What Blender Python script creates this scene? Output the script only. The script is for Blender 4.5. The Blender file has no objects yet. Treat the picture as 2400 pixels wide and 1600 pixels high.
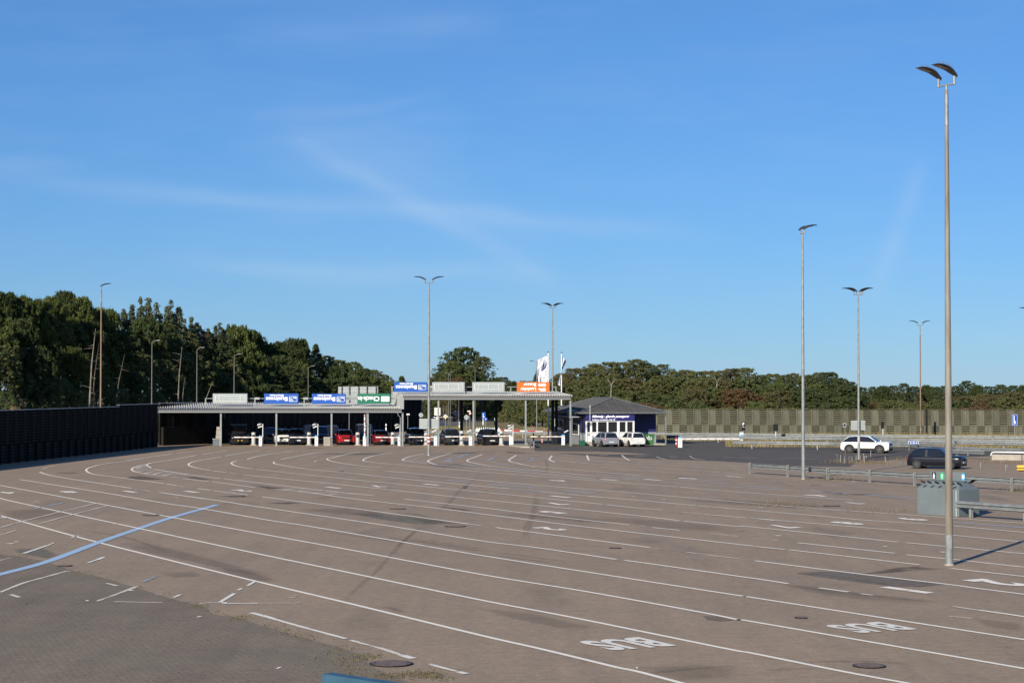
import bpy, math, random
import numpy as np
from mathutils import Vector, Matrix
R = math.radians
random.seed(7)
sc = bpy.context.scene
col = sc.collection
# ------------------------------------------------------------------ camera
F = 4300.0; HC = 5.8; PITCH = math.atan(111 / F)
cd = bpy.data.cameras.new("camera"); cam = bpy.data.objects.new("camera", cd); col.objects.link(cam)
cam.location = (0, 0, HC); cam.rotation_euler = (math.pi / 2 + PITCH, 0, 0)
cd.sensor_width = 36; cd.lens = F / 2400 * 36; cd.clip_start = 0.5; cd.clip_end = 6000
sc.camera = cam
# ------------------------------------------------------------------ light
SUN_AZ = math.atan2(-0.47, -0.88); SUN_EL = R(23.5)
w = bpy.data.worlds.new("World"); sc.world = w; w.use_nodes = True
nt = w.node_tree; nt.nodes.clear()
def N(nt, t, **k):
    n = nt.nodes.new(t)
    for a, b in k.items(): setattr(n, a, b)
    return n
sky = N(nt, 'ShaderNodeTexSky'); sky.sky_type = 'NISHITA'; sky.sun_disc = False
sky.sun_elevation = SUN_EL; sky.sun_rotation = SUN_AZ % (2 * math.pi)
sky.air_density = 1.0; sky.dust_density = 0.0; sky.ozone_density = 10.0; sky.altitude = 0
bg = N(nt, 'ShaderNodeBackground'); bg.inputs[1].default_value = 0.12
out = N(nt, 'ShaderNodeOutputWorld')
def math_node(nt, op, a, b=None, c=None, clamp=False):
    n = N(nt, 'ShaderNodeMath', operation=op); n.use_clamp = clamp
    for i, v in enumerate((a, b, c)):
        if v is None: continue
        if isinstance(v, (int, float)): n.inputs[i].default_value = v
        else: nt.links.new(v, n.inputs[i])
    return n.outputs[0]
tc = N(nt, 'ShaderNodeTexCoord'); sep = N(nt, 'ShaderNodeSeparateXYZ'); nt.links.new(tc.outputs['Generated'], sep.inputs[0])
yy = math_node(nt, 'MAXIMUM', sep.outputs[1], 0.05)
uu = math_node(nt, 'DIVIDE', sep.outputs[0], yy); vv = math_node(nt, 'DIVIDE', sep.outputs[2], yy)
def noise(nt, vec, scale, detail=4, rough=.6, out='Fac'):
    n = N(nt, 'ShaderNodeTexNoise'); n.inputs['Scale'].default_value = scale; n.inputs['Detail'].default_value = detail
    n.inputs['Roughness'].default_value = rough; nt.links.new(vec, n.inputs['Vector']); return n.outputs[out]
cmb = N(nt, 'ShaderNodeCombineXYZ'); nt.links.new(uu, cmb.inputs[0]); nt.links.new(vv, cmb.inputs[1])
def mapped(nt, vec, scale, rot=0, loc=(0, 0, 0)):
    m = N(nt, 'ShaderNodeMapping'); m.inputs['Scale'].default_value = scale; m.inputs['Rotation'].default_value = (0, 0, rot)
    m.inputs['Location'].default_value = loc; nt.links.new(vec, m.inputs['Vector']); return m.outputs[0]
warp = noise(nt, cmb.outputs[0], 7, 3)
fine = noise(nt, mapped(nt, cmb.outputs[0], (3, 30, 1), R(14)), 2.0, 5, .5)
fine = math_node(nt, 'MULTIPLY_ADD', fine, 1.1, .1)
def band(a, b, wd, u0, u1, amp, wa=.03, swap=False):
    U, V = (vv, uu) if swap else (uu, vv)
    f = math_node(nt, 'MULTIPLY_ADD', U, b, a)
    d = math_node(nt, 'SUBTRACT', V, f)
    d = math_node(nt, 'ADD', d, math_node(nt, 'MULTIPLY', math_node(nt, 'SUBTRACT', warp, .5), wa))
    d = math_node(nt, 'DIVIDE', d, wd); d = math_node(nt, 'MULTIPLY', d, d)
    g = math_node(nt, 'EXPONENT', math_node(nt, 'MULTIPLY', d, -1))
    c = (u0 + u1) / 2; h = (u1 - u0) / 2
    r = math_node(nt, 'DIVIDE', math_node(nt, 'SUBTRACT', U, c), h); r = math_node(nt, 'POWER', math_node(nt, 'ABSOLUTE', r), 3)
    r = math_node(nt, 'SUBTRACT', 1, r, clamp=True)
    return math_node(nt, 'MULTIPLY', math_node(nt, 'MULTIPLY', g, r), amp)
tot = band(.092, -.085, .0055, -.30, .12, .30, .022)
for args in ((.070, -.56, .0065, -.125, .04, .27, .018), (.082, -.50, .019, -.13, .03, .17), (.150, .10, .006, -.16, -.02, .15), (.163, .12, .004, -.15, -.03, .15), (.128, .02, .012, -.14, -.02, .12), (.205, .10, .010, -.16, 0, .12), (.135, .05, .004, -.32, -.23, .16),
             (.06, -.06, .006, -.2, .03, .28)):
    tot = math_node(nt, 'ADD', tot, band(*args))
tot = math_node(nt, 'ADD', tot, band(.182, .33, .006, .04, .13, .26, .012, True))
tot = math_node(nt, 'MULTIPLY', tot, fine, clamp=True)
hz = noise(nt, mapped(nt, cmb.outputs[0], (3, 14, 1), R(8)), 3, 5)
tot = math_node(nt, 'ADD', tot, math_node(nt, 'MULTIPLY', math_node(nt, 'SUBTRACT', hz, .45, clamp=True), .25))
mx = N(nt, 'ShaderNodeMix', data_type='RGBA'); nt.links.new(math_node(nt, 'MULTIPLY', tot, .85, clamp=True), mx.inputs[0])
gm = N(nt, 'ShaderNodeGamma'); gm.inputs[1].default_value = .76; nt.links.new(sky.outputs[0], gm.inputs[0])
wb = N(nt, 'ShaderNodeMix', data_type='RGBA'); wb.blend_type = 'MULTIPLY'; wb.inputs[0].default_value = 1; nt.links.new(gm.outputs[0], wb.inputs[6]); wb.inputs[7].default_value = (.71, .905, 1.11, 1)
nt.links.new(wb.outputs[2], mx.inputs[6]); mx.inputs[7].default_value = (3.4, 4.4, 5.6, 1)
nt.links.new(mx.outputs[2], bg.inputs[0]); nt.links.new(bg.outputs[0], out.inputs[0])
sd = bpy.data.lights.new("sun", 'SUN'); sd.energy = 5.0; sd.angle = R(.5); sd.color = (1, .915, .77)
so = bpy.data.objects.new("sun", sd); col.objects.link(so)
sdir = Vector((math.sin(SUN_AZ) * math.cos(SUN_EL), math.cos(SUN_AZ) * math.cos(SUN_EL), math.sin(SUN_EL)))
so.rotation_euler = sdir.to_track_quat('Z', 'Y').to_euler()
sc.view_settings.view_transform = 'Standard'; sc.view_settings.look = 'None'; sc.view_settings.gamma = 1
sc.view_settings.exposure = 0.35
# ------------------------------------------------------------------ helpers
CP, SP = math.cos(PITCH), math.sin(PITCH)
def ray(px, py):
    x = (px - 1200) / F; v = -(py - 800) / F
    return Vector((x, CP - v * SP, SP + v * CP))
def G(px, py, z=0.0):                 # where the line of sight through a photo point meets the height z
    d = ray(px, py); t = (z - HC) / d.z
    return Vector((d.x * t, d.y * t, z))
def A(px, py, D):                     # the point at distance D along it
    d = ray(px, py); t = D / d.y
    return Vector((d.x * t, D, HC + d.z * t))
def Gz(px, D, z=0.0): return Vector(((px - 1200) / F * D * 1.0, D, z))

def mat(name, rgb, rough=.6, metal=0.0, var=0.0, vscale=3.0, rgb2=None, bump=0.0, bscale=40, streak=None, spec=.5, emit=0, trans=0, coat=0):
    m = bpy.data.materials.new(name); m.use_nodes = True; t = m.node_tree; b = t.nodes['Principled BSDF']
    b.inputs['Base Color'].default_value = (*rgb, 1); b.inputs['Roughness'].default_value = rough; b.inputs['Metallic'].default_value = metal
    b.inputs['Specular IOR Level'].default_value = spec; b.inputs['Coat Weight'].default_value = coat
    co = N(t, 'ShaderNodeTexCoord').outputs['Object']
    if var or rgb2:
        v = co
        if streak: v = mapped(t, co, streak)
        f = noise(t, v, vscale, 5, .6)
        r = N(t, 'ShaderNodeValToRGB'); t.links.new(f, r.inputs[0])
        c2 = rgb2 or tuple(c * (1 - var) for c in rgb); c1 = rgb if rgb2 else tuple(min(1, c * (1 + var)) for c in rgb)
        r.color_ramp.elements[0].position = .38; r.color_ramp.elements[1].position = .62
        r.color_ramp.elements[0].color = (*c2, 1); r.color_ramp.elements[1].color = (*c1, 1)
        t.links.new(r.outputs[0], b.inputs['Base Color'])
    if bump:
        bn = N(t, 'ShaderNodeBump'); bn.inputs['Strength'].default_value = bump; bn.inputs['Distance'].default_value = .02
        t.links.new(noise(t, co, bscale, 4), bn.inputs['Height']); t.links.new(bn.outputs[0], b.inputs['Normal'])
    if emit:
        b.inputs['Emission Color'].default_value = (1, 1, .95, 1); b.inputs['Emission Strength'].default_value = emit
    return m

class MB:
    def __init__(s): s.v = []; s.f = []
    def add(s, vs, fs):
        o = len(s.v); s.v += [tuple(v) for v in vs]; s.f += [tuple(i + o for i in f) for f in fs]; return s
    def box(s, x0, x1, y0, y1, z0, z1, M=None):
        vs = [Vector((x, y, z)) for x in (x0, x1) for y in (y0, y1) for z in (z0, z1)]
        if M is not None: vs = [M @ v for v in vs]
        return s.add(vs, [(0, 1, 3, 2), (4, 6, 7, 5), (0, 4, 5, 1), (2, 3, 7, 6), (0, 2, 6, 4), (1, 5, 7, 3)])
    def tube(s, pts, rad, n=8, caps=True):
        pts = [Vector(p) for p in pts]; rs = rad if isinstance(rad, (list, tuple)) else [rad] * len(pts)
        rings = []; prev = None
        for i, p in enumerate(pts):
            d = (pts[min(i + 1, len(pts) - 1)] - pts[max(i - 1, 0)]).normalized()
            a = d.orthogonal().normalized() if prev is None else (prev - d * prev.dot(d)).normalized()
            prev = a; b = d.cross(a)
            rings.append([p + (a * math.cos(2 * math.pi * k / n) + b * math.sin(2 * math.pi * k / n)) * rs[i] for k in range(n)])
        vs = [v for r in rings for v in r]; fs = []
        for i in range(len(pts) - 1):
            for k in range(n):
                k2 = (k + 1) % n; fs.append((i * n + k, i * n + k2, (i + 1) * n + k2, (i + 1) * n + k))
        if caps: fs.append(tuple(range(n))[::-1]); fs.append(tuple((len(pts) - 1) * n + k for k in range(n)))
        return s.add(vs, fs)
    def quad(s, a, b, c, d): return s.add([a, b, c, d], [(0, 1, 2, 3)])
    def poly(s, pts): return s.add(pts, [tuple(range(len(pts)))])
    def prism(s, poly, off):
        n = len(poly); off = Vector(off); p = [Vector(q) for q in poly]
        vs = p + [q + off for q in p]
        return s.add(vs, [tuple(range(n))[::-1], tuple(range(n, 2 * n))] + [(i, (i + 1) % n, (i + 1) % n + n, i + n) for i in range(n)])
    def mesh(s, name):
        me = bpy.data.meshes.new(name); me.from_pydata([tuple(v) for v in s.v], [], s.f); me.update(); return me
    def build(s, name, m, parent=None, bevel=0, smooth=False, seg=2):
        o = bpy.data.objects.new(name, s.mesh(name)); col.objects.link(o)
        if m: o.data.materials.append(m)
        if parent is not None: o.parent = parent
        if smooth:
            o.data.polygons.foreach_set('use_smooth', [True] * len(o.data.polygons))
            try: o.data.set_sharp_from_angle(angle=R(50))
            except Exception: pass
        if bevel:
            b = o.modifiers.new('bevel', 'BEVEL'); b.width = bevel; b.segments = seg; b.limit_method = 'ANGLE'; b.angle_limit = R(35)
        return o
def tag(o, label=None, cat=None, group=None, kind=None):
    if label: o['label'] = label
    if cat: o['category'] = cat
    if group: o['group'] = group
    if kind: o['kind'] = kind
    return o
def empty(name, loc, rz=0, label=None, cat=None, group=None):
    o = bpy.data.objects.new(name, None); col.objects.link(o); o.location = loc; o.rotation_euler = (0, 0, rz); o.empty_display_size = .2
    return tag(o, label, cat, group)
def copy_tree(o, loc=None, rz=None, label=None, parent=None, group=None):
    c = o.copy(); col.objects.link(c)
    if parent is not None: c.parent = parent
    if loc is not None: c.location = loc
    if rz is not None: c.rotation_euler = (0, 0, rz)
    if label: c['label'] = label
    if group: c['group'] = group
    for ch in list(o.children): copy_tree(ch, parent=c)
    return c
FONT_CACHE = {}
def text_geo(s, bold=0.0, shear=0.0):   # letters as flat faces, width and height scaled to 1 x 1
    k = (s, bold, shear)
    if k in FONT_CACHE: return FONT_CACHE[k]
    cu = bpy.data.curves.new("letters", 'FONT'); cu.body = s; cu.offset = bold; cu.shear = shear; cu.resolution_u = 3
    ob = bpy.data.objects.new("letters", cu); col.objects.link(ob)
    dg = bpy.context.evaluated_depsgraph_get(); me = ob.evaluated_get(dg).to_mesh()
    vs = [Vector(v.co) for v in me.vertices]; fs = [tuple(p.vertices) for p in me.polygons]
    x0 = min(v.x for v in vs); x1 = max(v.x for v in vs); y0 = min(v.y for v in vs); y1 = max(v.y for v in vs)
    asp = (x1 - x0) / (y1 - y0)
    vs = [Vector(((v.x - x0) / (x1 - x0), (v.y - y0) / (y1 - y0), 0)) for v in vs]
    ob.evaluated_get(dg).to_mesh_clear(); bpy.data.objects.remove(ob); bpy.data.curves.remove(cu)
    FONT_CACHE[k] = (vs, fs, asp); return FONT_CACHE[k]
def put_text(mb, s, origin, right, up, bold=.02, shear=0):   # origin = lower left corner as the reader sees it
    vs, fs, asp = text_geo(s, bold, shear); o = Vector(origin); r = Vector(right); u = Vector(up)
    return mb.add([o + r * v.x + u * v.y for v in vs], fs)

# ------------------------------------------------------------------ materials
def ground_mat(name, c1, c2, grain=.8, patch=.5, bumpy=.3, extra=None, spots=True):
    m = bpy.data.materials.new(name); m.use_nodes = True; t = m.node_tree; b = t.nodes['Principled BSDF']
    co = N(t, 'ShaderNodeTexCoord').outputs['Object']
    big = noise(t, co, .035, 5, .6); med = noise(t, mapped(t, co, (1, 1, 1), R(-30)), .35, 6, .7)
    stre = noise(t, mapped(t, co, (1.2, .09, 1), R(-31)), .8, 6, .6)       # wear along the lanes
    fin = math_node(t, 'ADD', math_node(t, 'MULTIPLY', noise(t, co, 14, 3, .8), .5), math_node(t, 'MULTIPLY', noise(t, co, 3.2, 4, .85), .5))
    s = math_node(t, 'ADD', math_node(t, 'MULTIPLY', big, .30), math_node(t, 'MULTIPLY', med, .35))
    s = math_node(t, 'ADD', s, math_node(t, 'MULTIPLY', stre, .35))
    r = N(t, 'ShaderNodeValToRGB'); t.links.new(s, r.inputs[0])
    r.color_ramp.elements[0].position = .5 - patch * .2; r.color_ramp.elements[1].position = .5 + patch * .2
    r.color_ramp.elements[0].color = (*c2, 1); r.color_ramp.elements[1].color = (*c1, 1)
    g = math_node(t, 'MULTIPLY_ADD', fin, grain * 2.2, 1 - grain * 1.1)
    vm = N(t, 'ShaderNodeVectorMath', operation='SCALE'); t.links.new(r.outputs[0], vm.inputs[0]); t.links.new(g, vm.inputs['Scale'])
    cur = vm.outputs[0]
    if spots:                                                                # oil and old patch stains
        st = noise(t, mapped(t, co, (1, .3, 1), R(-31), (13, 7, 0)), .33, 4, .55)
        f = N(t, 'ShaderNodeMapRange'); t.links.new(st, f.inputs[0]); f.inputs[1].default_value = .60; f.inputs[2].default_value = .74; f.inputs[3].default_value = 0; f.inputs[4].default_value = .3
        mx = N(t, 'ShaderNodeMix', data_type='RGBA'); t.links.new(f.outputs[0], mx.inputs[0]); t.links.new(cur, mx.inputs[6]); mx.inputs[7].default_value = (.06, .058, .056, 1); cur = mx.outputs[2]
        cr = N(t, 'ShaderNodeTexVoronoi', feature='DISTANCE_TO_EDGE'); wv = N(t, 'ShaderNodeVectorMath', operation='ADD')
        nn = N(t, 'ShaderNodeTexNoise'); nn.inputs['Scale'].default_value = .5; t.links.new(co, nn.inputs['Vector'])
        t.links.new(mapped(t, co, (1, .25, 1), R(-31)), wv.inputs[0]); t.links.new(nn.outputs['Color'], wv.inputs[1]); t.links.new(wv.outputs[0], cr.inputs['Vector']); cr.inputs['Scale'].default_value = .16
        f2 = N(t, 'ShaderNodeMapRange'); t.links.new(cr.outputs[0], f2.inputs[0]); f2.inputs[1].default_value = .0; f2.inputs[2].default_value = .008; f2.inputs[3].default_value = .09; f2.inputs[4].default_value = 0
        mx = N(t, 'ShaderNodeMix', data_type='RGBA'); t.links.new(f2.outputs[0], mx.inputs[0]); t.links.new(cur, mx.inputs[6]); mx.inputs[7].default_value = (.07, .065, .06, 1); cur = mx.outputs[2]
    if extra: cur = extra(t, co, cur)
    t.links.new(cur, b.inputs['Base Color']); b.inputs['Roughness'].default_value = .88; b.inputs['Specular IOR Level'].default_value = .25
    bn = N(t, 'ShaderNodeBump'); bn.inputs['Strength'].default_value = bumpy; bn.inputs['Distance'].default_value = .01
    t.links.new(fin, bn.inputs['Height']); t.links.new(bn.outputs[0], b.inputs['Normal'])
    return m
def paver(t, co, cur):
    m = mapped(t, co, (1, 1, 1), R(24))
    bt = N(t, 'ShaderNodeTexBrick'); t.links.new(m, bt.inputs['Vector']); bt.inputs['Scale'].default_value = 1; bt.inputs['Brick Width'].default_value = .22; bt.inputs['Row Height'].default_value = .11
    bt.inputs['Mortar Size'].default_value = .012; bt.inputs['Color1'].default_value = (1, 1, 1, 1); bt.inputs['Color2'].default_value = (.86, .86, .88, 1); bt.inputs['Mortar'].default_value = (.62, .62, .56, 1)
    v = N(t, 'ShaderNodeVectorMath', operation='MULTIPLY'); t.links.new(cur, v.inputs[0]); t.links.new(bt.outputs[0], v.inputs[1])
    vo = N(t, 'ShaderNodeTexVoronoi'); t.links.new(m, vo.inputs['Vector']); vo.inputs['Scale'].default_value = 6.2; vo.inputs['Randomness'].default_value = .5
    f = N(t, 'ShaderNodeMapRange'); t.links.new(vo.outputs['Distance'], f.inputs[0]); f.inputs[1].default_value = .16; f.inputs[2].default_value = .24; f.inputs[3].default_value = .75; f.inputs[4].default_value = 0
    sp = noise(t, co, .9, 3); f3 = math_node(t, 'MULTIPLY', f.outputs[0], math_node(t, 'MULTIPLY', math_node(t, 'SUBTRACT', sp, .33, clamp=True), 4.5, clamp=True))
    mx = N(t, 'ShaderNodeMix', data_type='RGBA'); t.links.new(f3, mx.inputs[0]); t.links.new(v.outputs[0], mx.inputs[6]); mx.inputs[7].default_value = (.045, .045, .03, 1)
    mo = noise(t, mapped(t, co, (1, 1, 1), 0, (5, 3, 0)), .22, 4)            # moss and sand in the joints
    f4 = N(t, 'ShaderNodeMapRange'); t.links.new(mo, f4.inputs[0]); f4.inputs[1].default_value = .45; f4.inputs[2].default_value = .7; f4.inputs[3].default_value = 0; f4.inputs[4].default_value = .4
    m2 = N(t, 'ShaderNodeMix', data_type='RGBA'); t.links.new(f4.outputs[0], m2.inputs[0]); t.links.new(mx.outputs[2], m2.inputs[6]); m2.inputs[7].default_value = (.18, .165, .12, 1)
    return m2.outputs[2]
M = {}
def fading(m, amount, wear=.42):      # worn in patches and thinning towards its rim
    t = m.node_tree; b = t.nodes['Principled BSDF']; co = N(t, 'ShaderNodeTexCoord').outputs['Object']
    f = N(t, 'ShaderNodeMapRange'); t.links.new(noise(t, co, 1.6, 5, .7), f.inputs[0]); f.inputs[1].default_value = wear - .1; f.inputs[2].default_value = wear + .12; f.inputs[3].default_value = .15; f.inputs[4].default_value = amount
    at = N(t, 'ShaderNodeAttribute'); at.attribute_name = 'fade'
    tr = N(t, 'ShaderNodeBsdfTransparent'); ms = N(t, 'ShaderNodeMixShader'); t.links.new(math_node(t, 'MULTIPLY', f.outputs[0], at.outputs['Fac']), ms.inputs[0])
    t.links.new(tr.outputs[0], ms.inputs[1]); t.links.new(b.outputs[0], ms.inputs[2]); t.links.new(ms.outputs[0], t.nodes['Material Output'].inputs[0]); return m
M['asphalt'] = ground_mat('brown_asphalt', (.325, .242, .166), (.262, .199, .142))
M['dark_asphalt'] = ground_mat('dark_asphalt', (.115, .099, .080), (.084, .072, .060), patch=.7)
M['road'] = ground_mat('road_asphalt', (.14, .135, .13), (.11, .108, .105))
M['paver'] = ground_mat('concrete_paver', (.275, .215, .152), (.20, .158, .116), extra=paver, spots=False, grain=.3)
M['patch'] = ground_mat('asphalt_patch', (.205, .172, .142), (.165, .142, .122), grain=.6, spots=False)
M['patch_green'] = ground_mat('asphalt_patch_pale', (.205, .19, .152), (.17, .158, .128), spots=False)
M['stain'] = ground_mat('oil_stain', (.15, .118, .092), (.115, .092, .074), spots=False)
M['grass'] = ground_mat('dry_grass', (.21, .165, .085), (.10, .11, .045), grain=.35, spots=False)
M['seam'] = fading(ground_mat('dark_seam', (.10, .082, .068), (.075, .062, .052), spots=False), .11, .5); M['stain_soft'] = fading(ground_mat('soft_stain', (.11, .09, .074), (.085, .07, .058), spots=False), .22, .52)
fading(M['patch'], .85); fading(M['patch_green'], .75); fading(M['stain'], .75)
M['sand'] = ground_mat('sandy_soil', (.33, .25, .18), (.22, .17, .12), grain=.3, spots=False)
def paint(name, rgb, wear):
    m = mat(name, rgb, .7); t = m.node_tree; b = t.nodes['Principled BSDF']
    co = N(t, 'ShaderNodeTexCoord').outputs['Object']
    n1 = noise(t, co, .5, 4, .6); n2 = noise(t, co, 12, 4, .8)
    s = math_node(t, 'ADD', math_node(t, 'MULTIPLY', n1, .6), math_node(t, 'MULTIPLY', n2, .4))
    f = N(t, 'ShaderNodeMapRange'); t.links.new(s, f.inputs[0]); f.inputs[1].default_value = wear - .05; f.inputs[2].default_value = wear + .06
    f.inputs[3].default_value = .12; f.inputs[4].default_value = 1
    tr = N(t, 'ShaderNodeBsdfTransparent'); ms = N(t, 'ShaderNodeMixShader'); t.links.new(f.outputs[0], ms.inputs[0])
    t.links.new(tr.outputs[0], ms.inputs[1]); t.links.new(b.outputs[0], ms.inputs[2]); t.links.new(ms.outputs[0], t.nodes['Material Output'].inputs[0])
    return m
M['line'] = paint('white_road_paint', (.86, .79, .68), .34)
M['line_worn'] = paint('worn_white_paint', (.68, .61, .51), .42)
M['line_strong'] = paint('fresh_white_paint', (.76, .72, .63), .33)
M['line_blue'] = paint('pale_blue_paint', (.36, .49, .64), .33)
M['line_blue_worn'] = paint('worn_blue_paint', (.34, .39, .47), .46)
M['galv'] = mat('galvanised_steel', (.235, .25, .25), .5, .25, var=.16, vscale=2.5)
M['galv_dull'] = mat('dull_galvanised_steel', (.26, .27, .26), .6, .3, var=.15, vscale=3)
M['pole_rust'] = mat('weathered_pole', (.25, .235, .20), .65, .1, rgb2=(.17, .14, .105), vscale=1.1, streak=(3, 3, .5))
M['pole_brown'] = mat('rusty_pole', (.24, .165, .11), .7, .1, rgb2=(.15, .10, .07), vscale=1.1, streak=(3, 3, .4))
M['lamp'] = mat('dark_grey_lamp_paint', (.045, .042, .042), .35)
M['lampglass'] = mat('lamp_glass', (.16, .14, .13), .2)
M['roof_sheet'] = mat('pale_corrugated_metal', (.56, .55, .50), .5, .1, var=.08, vscale=.6)
M['fascia'] = mat('grey_fascia', (.10, .105, .115), .5)
M['gutter'] = mat('galvanised_gutter', (.27, .28, .28), .5, .2)
M['sign_back'] = mat('grey_sign_back', (.30, .33, .33), .5, .1, var=.06)
M['sign_frame'] = mat('light_sign_frame', (.56, .58, .57), .45, .1)
M['blue_sign'] = mat('blue_sign_sheet', (.004, .075, .36), .4)
M['green_sign'] = mat('green_sign_sheet', (.004, .13, .075), .4)
M['orange_sign'] = mat('orange_sign_sheet', (.60, .125, .010), .4)
M['white'] = mat('white_paint', (.74, .74, .72), .45, var=.04)
M['letter'] = mat('white_lettering', (.82, .83, .84), .5)
M['black'] = mat('black_plastic', (.010, .010, .011), .6, spec=.25)
M['red'] = mat('red_paint', (.42, .03, .025), .45)
M['navy'] = mat('navy_boards', (.020, .019, .098), .5, var=.12, vscale=1.2, streak=(1, 1, 9))
M['navy_sign'] = mat('navy_fascia_board', (.024, .022, .13), .45)
M['gable_grey'] = mat('grey_boards', (.27, .29, .31), .55, var=.1, vscale=1, streak=(1, 1, 9))
M['roof_felt'] = mat('grey_roof_felt', (.072, .068, .060), .9, var=.18, vscale=.7, bump=.2)
M['street_pole'] = mat('dull_grey_pole', (.15, .145, .125), .7)
M['concrete'] = mat('concrete', (.33, .30, .25), .85, var=.12, vscale=2, bump=.3)
M['glass'] = mat('window_glass', (.012, .014, .018), .06, spec=.8)
M['bluetop'] = mat('light_blue_cap', (.12, .36, .58), .4)
M['terminal'] = mat('pale_grey_terminal', (.42, .43, .42), .5)
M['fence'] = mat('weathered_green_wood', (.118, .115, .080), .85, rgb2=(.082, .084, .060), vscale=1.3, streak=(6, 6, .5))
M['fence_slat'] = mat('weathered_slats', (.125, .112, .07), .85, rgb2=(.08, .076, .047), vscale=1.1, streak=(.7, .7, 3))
M['fence_shaded'] = mat('shaded_wood', (.024, .022, .018), .85, rgb2=(.013, .012, .010), vscale=1.3, streak=(6, 6, .5))  # fence wood with the shade of the left side put into its colour
M['fence_shaded_slat'] = mat('shaded_slats', (.05, .05, .048), .9)  # slats of the same fence, shade likewise in the colour
M['bark'] = mat('bark', (.13, .10, .075), .9, rgb2=(.06, .05, .04), vscale=3, streak=(3, 3, .6))
M['bark_pale'] = mat('pale_bark', (.25, .215, .17), .85, rgb2=(.12, .10, .08), vscale=2.4, streak=(2, 2, .8))
M['container'] = mat('blue_grey_container_paint', (.13, .158, .165), .5, var=.07, vscale=1)
M['bin_green'] = mat('green_bin_paint', (.05, .16, .045), .5, var=.08)
M['tyre'] = mat('tyre_rubber', (.012, .012, .013), .8)
M['rim'] = mat('alloy_rim', (.085, .085, .09), .4, .4)
M['tail'] = mat('tail_lamp_red', (.38, .012, .015), .25)
M['head'] = mat('headlamp_glass', (.22, .24, .26), .1)
M['head_lit'] = mat('lit_headlamp', (.9, .9, .9), .2, emit=1.6)
M['plate'] = mat('number_plate_white', (.62, .62, .60), .5)
M['plate_yellow'] = mat('number_plate_yellow', (.62, .36, .02), .5)
M['blue_rail'] = mat('blue_steel_paint', (.035, .095, .15), .55, var=.15, vscale=2)
M['yellow'] = mat('yellow_paint', (.72, .40, .01), .45)
M['manhole'] = mat('cast_iron', (.10, .075, .07), .7, var=.2, vscale=9)
M['skin'] = mat('skin', (.48, .28, .20), .6); M['cloth'] = mat('grey_cloth', (.12, .12, .13), .8)
M['flag'] = mat('white_flag_cloth', (.60, .61, .66), .85); M['flag_blue'] = mat('flag_navy', (.02, .03, .16), .7)  # white cloth greyed in colour for the part lying in shade
def leaf(name, a, b, c=None):
    m = bpy.data.materials.new(name); m.use_nodes = True; t = m.node_tree; p = t.nodes['Principled BSDF']
    ge = N(t, 'ShaderNodeNewGeometry'); oi = N(t, 'ShaderNodeObjectInfo'); co = N(t, 'ShaderNodeTexCoord').outputs['Object']
    r = N(t, 'ShaderNodeValToRGB')
    f = math_node(t, 'ADD', math_node(t, 'MULTIPLY', ge.outputs['Random Per Island'], .55), math_node(t, 'MULTIPLY', noise(t, co, .7, 3), .3))
    f = math_node(t, 'ADD', f, math_node(t, 'MULTIPLY', oi.outputs['Random'], .18)); t.links.new(f, r.inputs[0])
    r.color_ramp.elements[0].position = .1; r.color_ramp.elements[0].color = (*a, 1); r.color_ramp.elements[1].position = .75; r.color_ramp.elements[1].color = (*b, 1)
    if c: e = r.color_ramp.elements.new(.9); e.color = (*c, 1)
    t.links.new(r.outputs[0], p.inputs['Base Color']); p.inputs['Roughness'].default_value = .6; p.inputs['Specular IOR Level'].default_value = .25
    tl = N(t, 'ShaderNodeBsdfTranslucent'); t.links.new(r.outputs[0], tl.inputs[0]); ms = N(t, 'ShaderNodeMixShader'); ms.inputs[0].default_value = .30
    t.links.new(p.outputs[0], ms.inputs[1]); t.links.new(tl.outputs[0], ms.inputs[2]); t.links.new(ms.outputs[0], t.nodes['Material Output'].inputs[0])
    return m
M['fence_back'] = mat('gap_shade_boards', (.040, .038, .025), .9)  # backing darkened to paint the shade in the gaps between slats
for k_ in ('fence', 'fence_slat'):       # each board panel weathers a little differently
    t_ = M[k_].node_tree; b_ = t_.nodes['Principled BSDF']; src_ = b_.inputs['Base Color'].links[0].from_socket; oi_ = N(t_, 'ShaderNodeObjectInfo')
    vm_ = N(t_, 'ShaderNodeVectorMath', operation='SCALE'); t_.links.new(src_, vm_.inputs[0]); t_.links.new(math_node(t_, 'MULTIPLY_ADD', oi_.outputs['Random'], .36, .80), vm_.inputs['Scale']); t_.links.new(vm_.outputs[0], b_.inputs['Base Color'])
for k_ in ('fence_shaded', 'fence_shaded_slat'): M[k_].node_tree.nodes['Principled BSDF'].inputs['Specular IOR Level'].default_value = .05
L = {'straw': leaf('straw', (.25, .17, .08), (.42, .30, .14)), 'pine': leaf('pine_needles', (.040, .060, .018), (.140, .165, .045)),
     'dark': leaf('dark_evergreen_leaves', (.024, .038, .016), (.088, .112, .036)),
     'poplar': leaf('grey_green_leaves', (.045, .060, .032), (.13, .15, .075), (.22, .23, .15)),
     'olive': leaf('olive_green_leaves', (.050, .062, .020), (.165, .168, .060)),
     'green': leaf('green_leaves', (.040, .058, .018), (.125, .150, .048)),
     'brown': leaf('autumn_brown_leaves', (.056, .054, .022), (.160, .138, .058)),
     'rust': leaf('rusty_leaves', (.070, .048, .022), (.18, .110, .052)),
     'copper': leaf('copper_leaves', (.03, .014, .012), (.10, .045, .035))}
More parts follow.
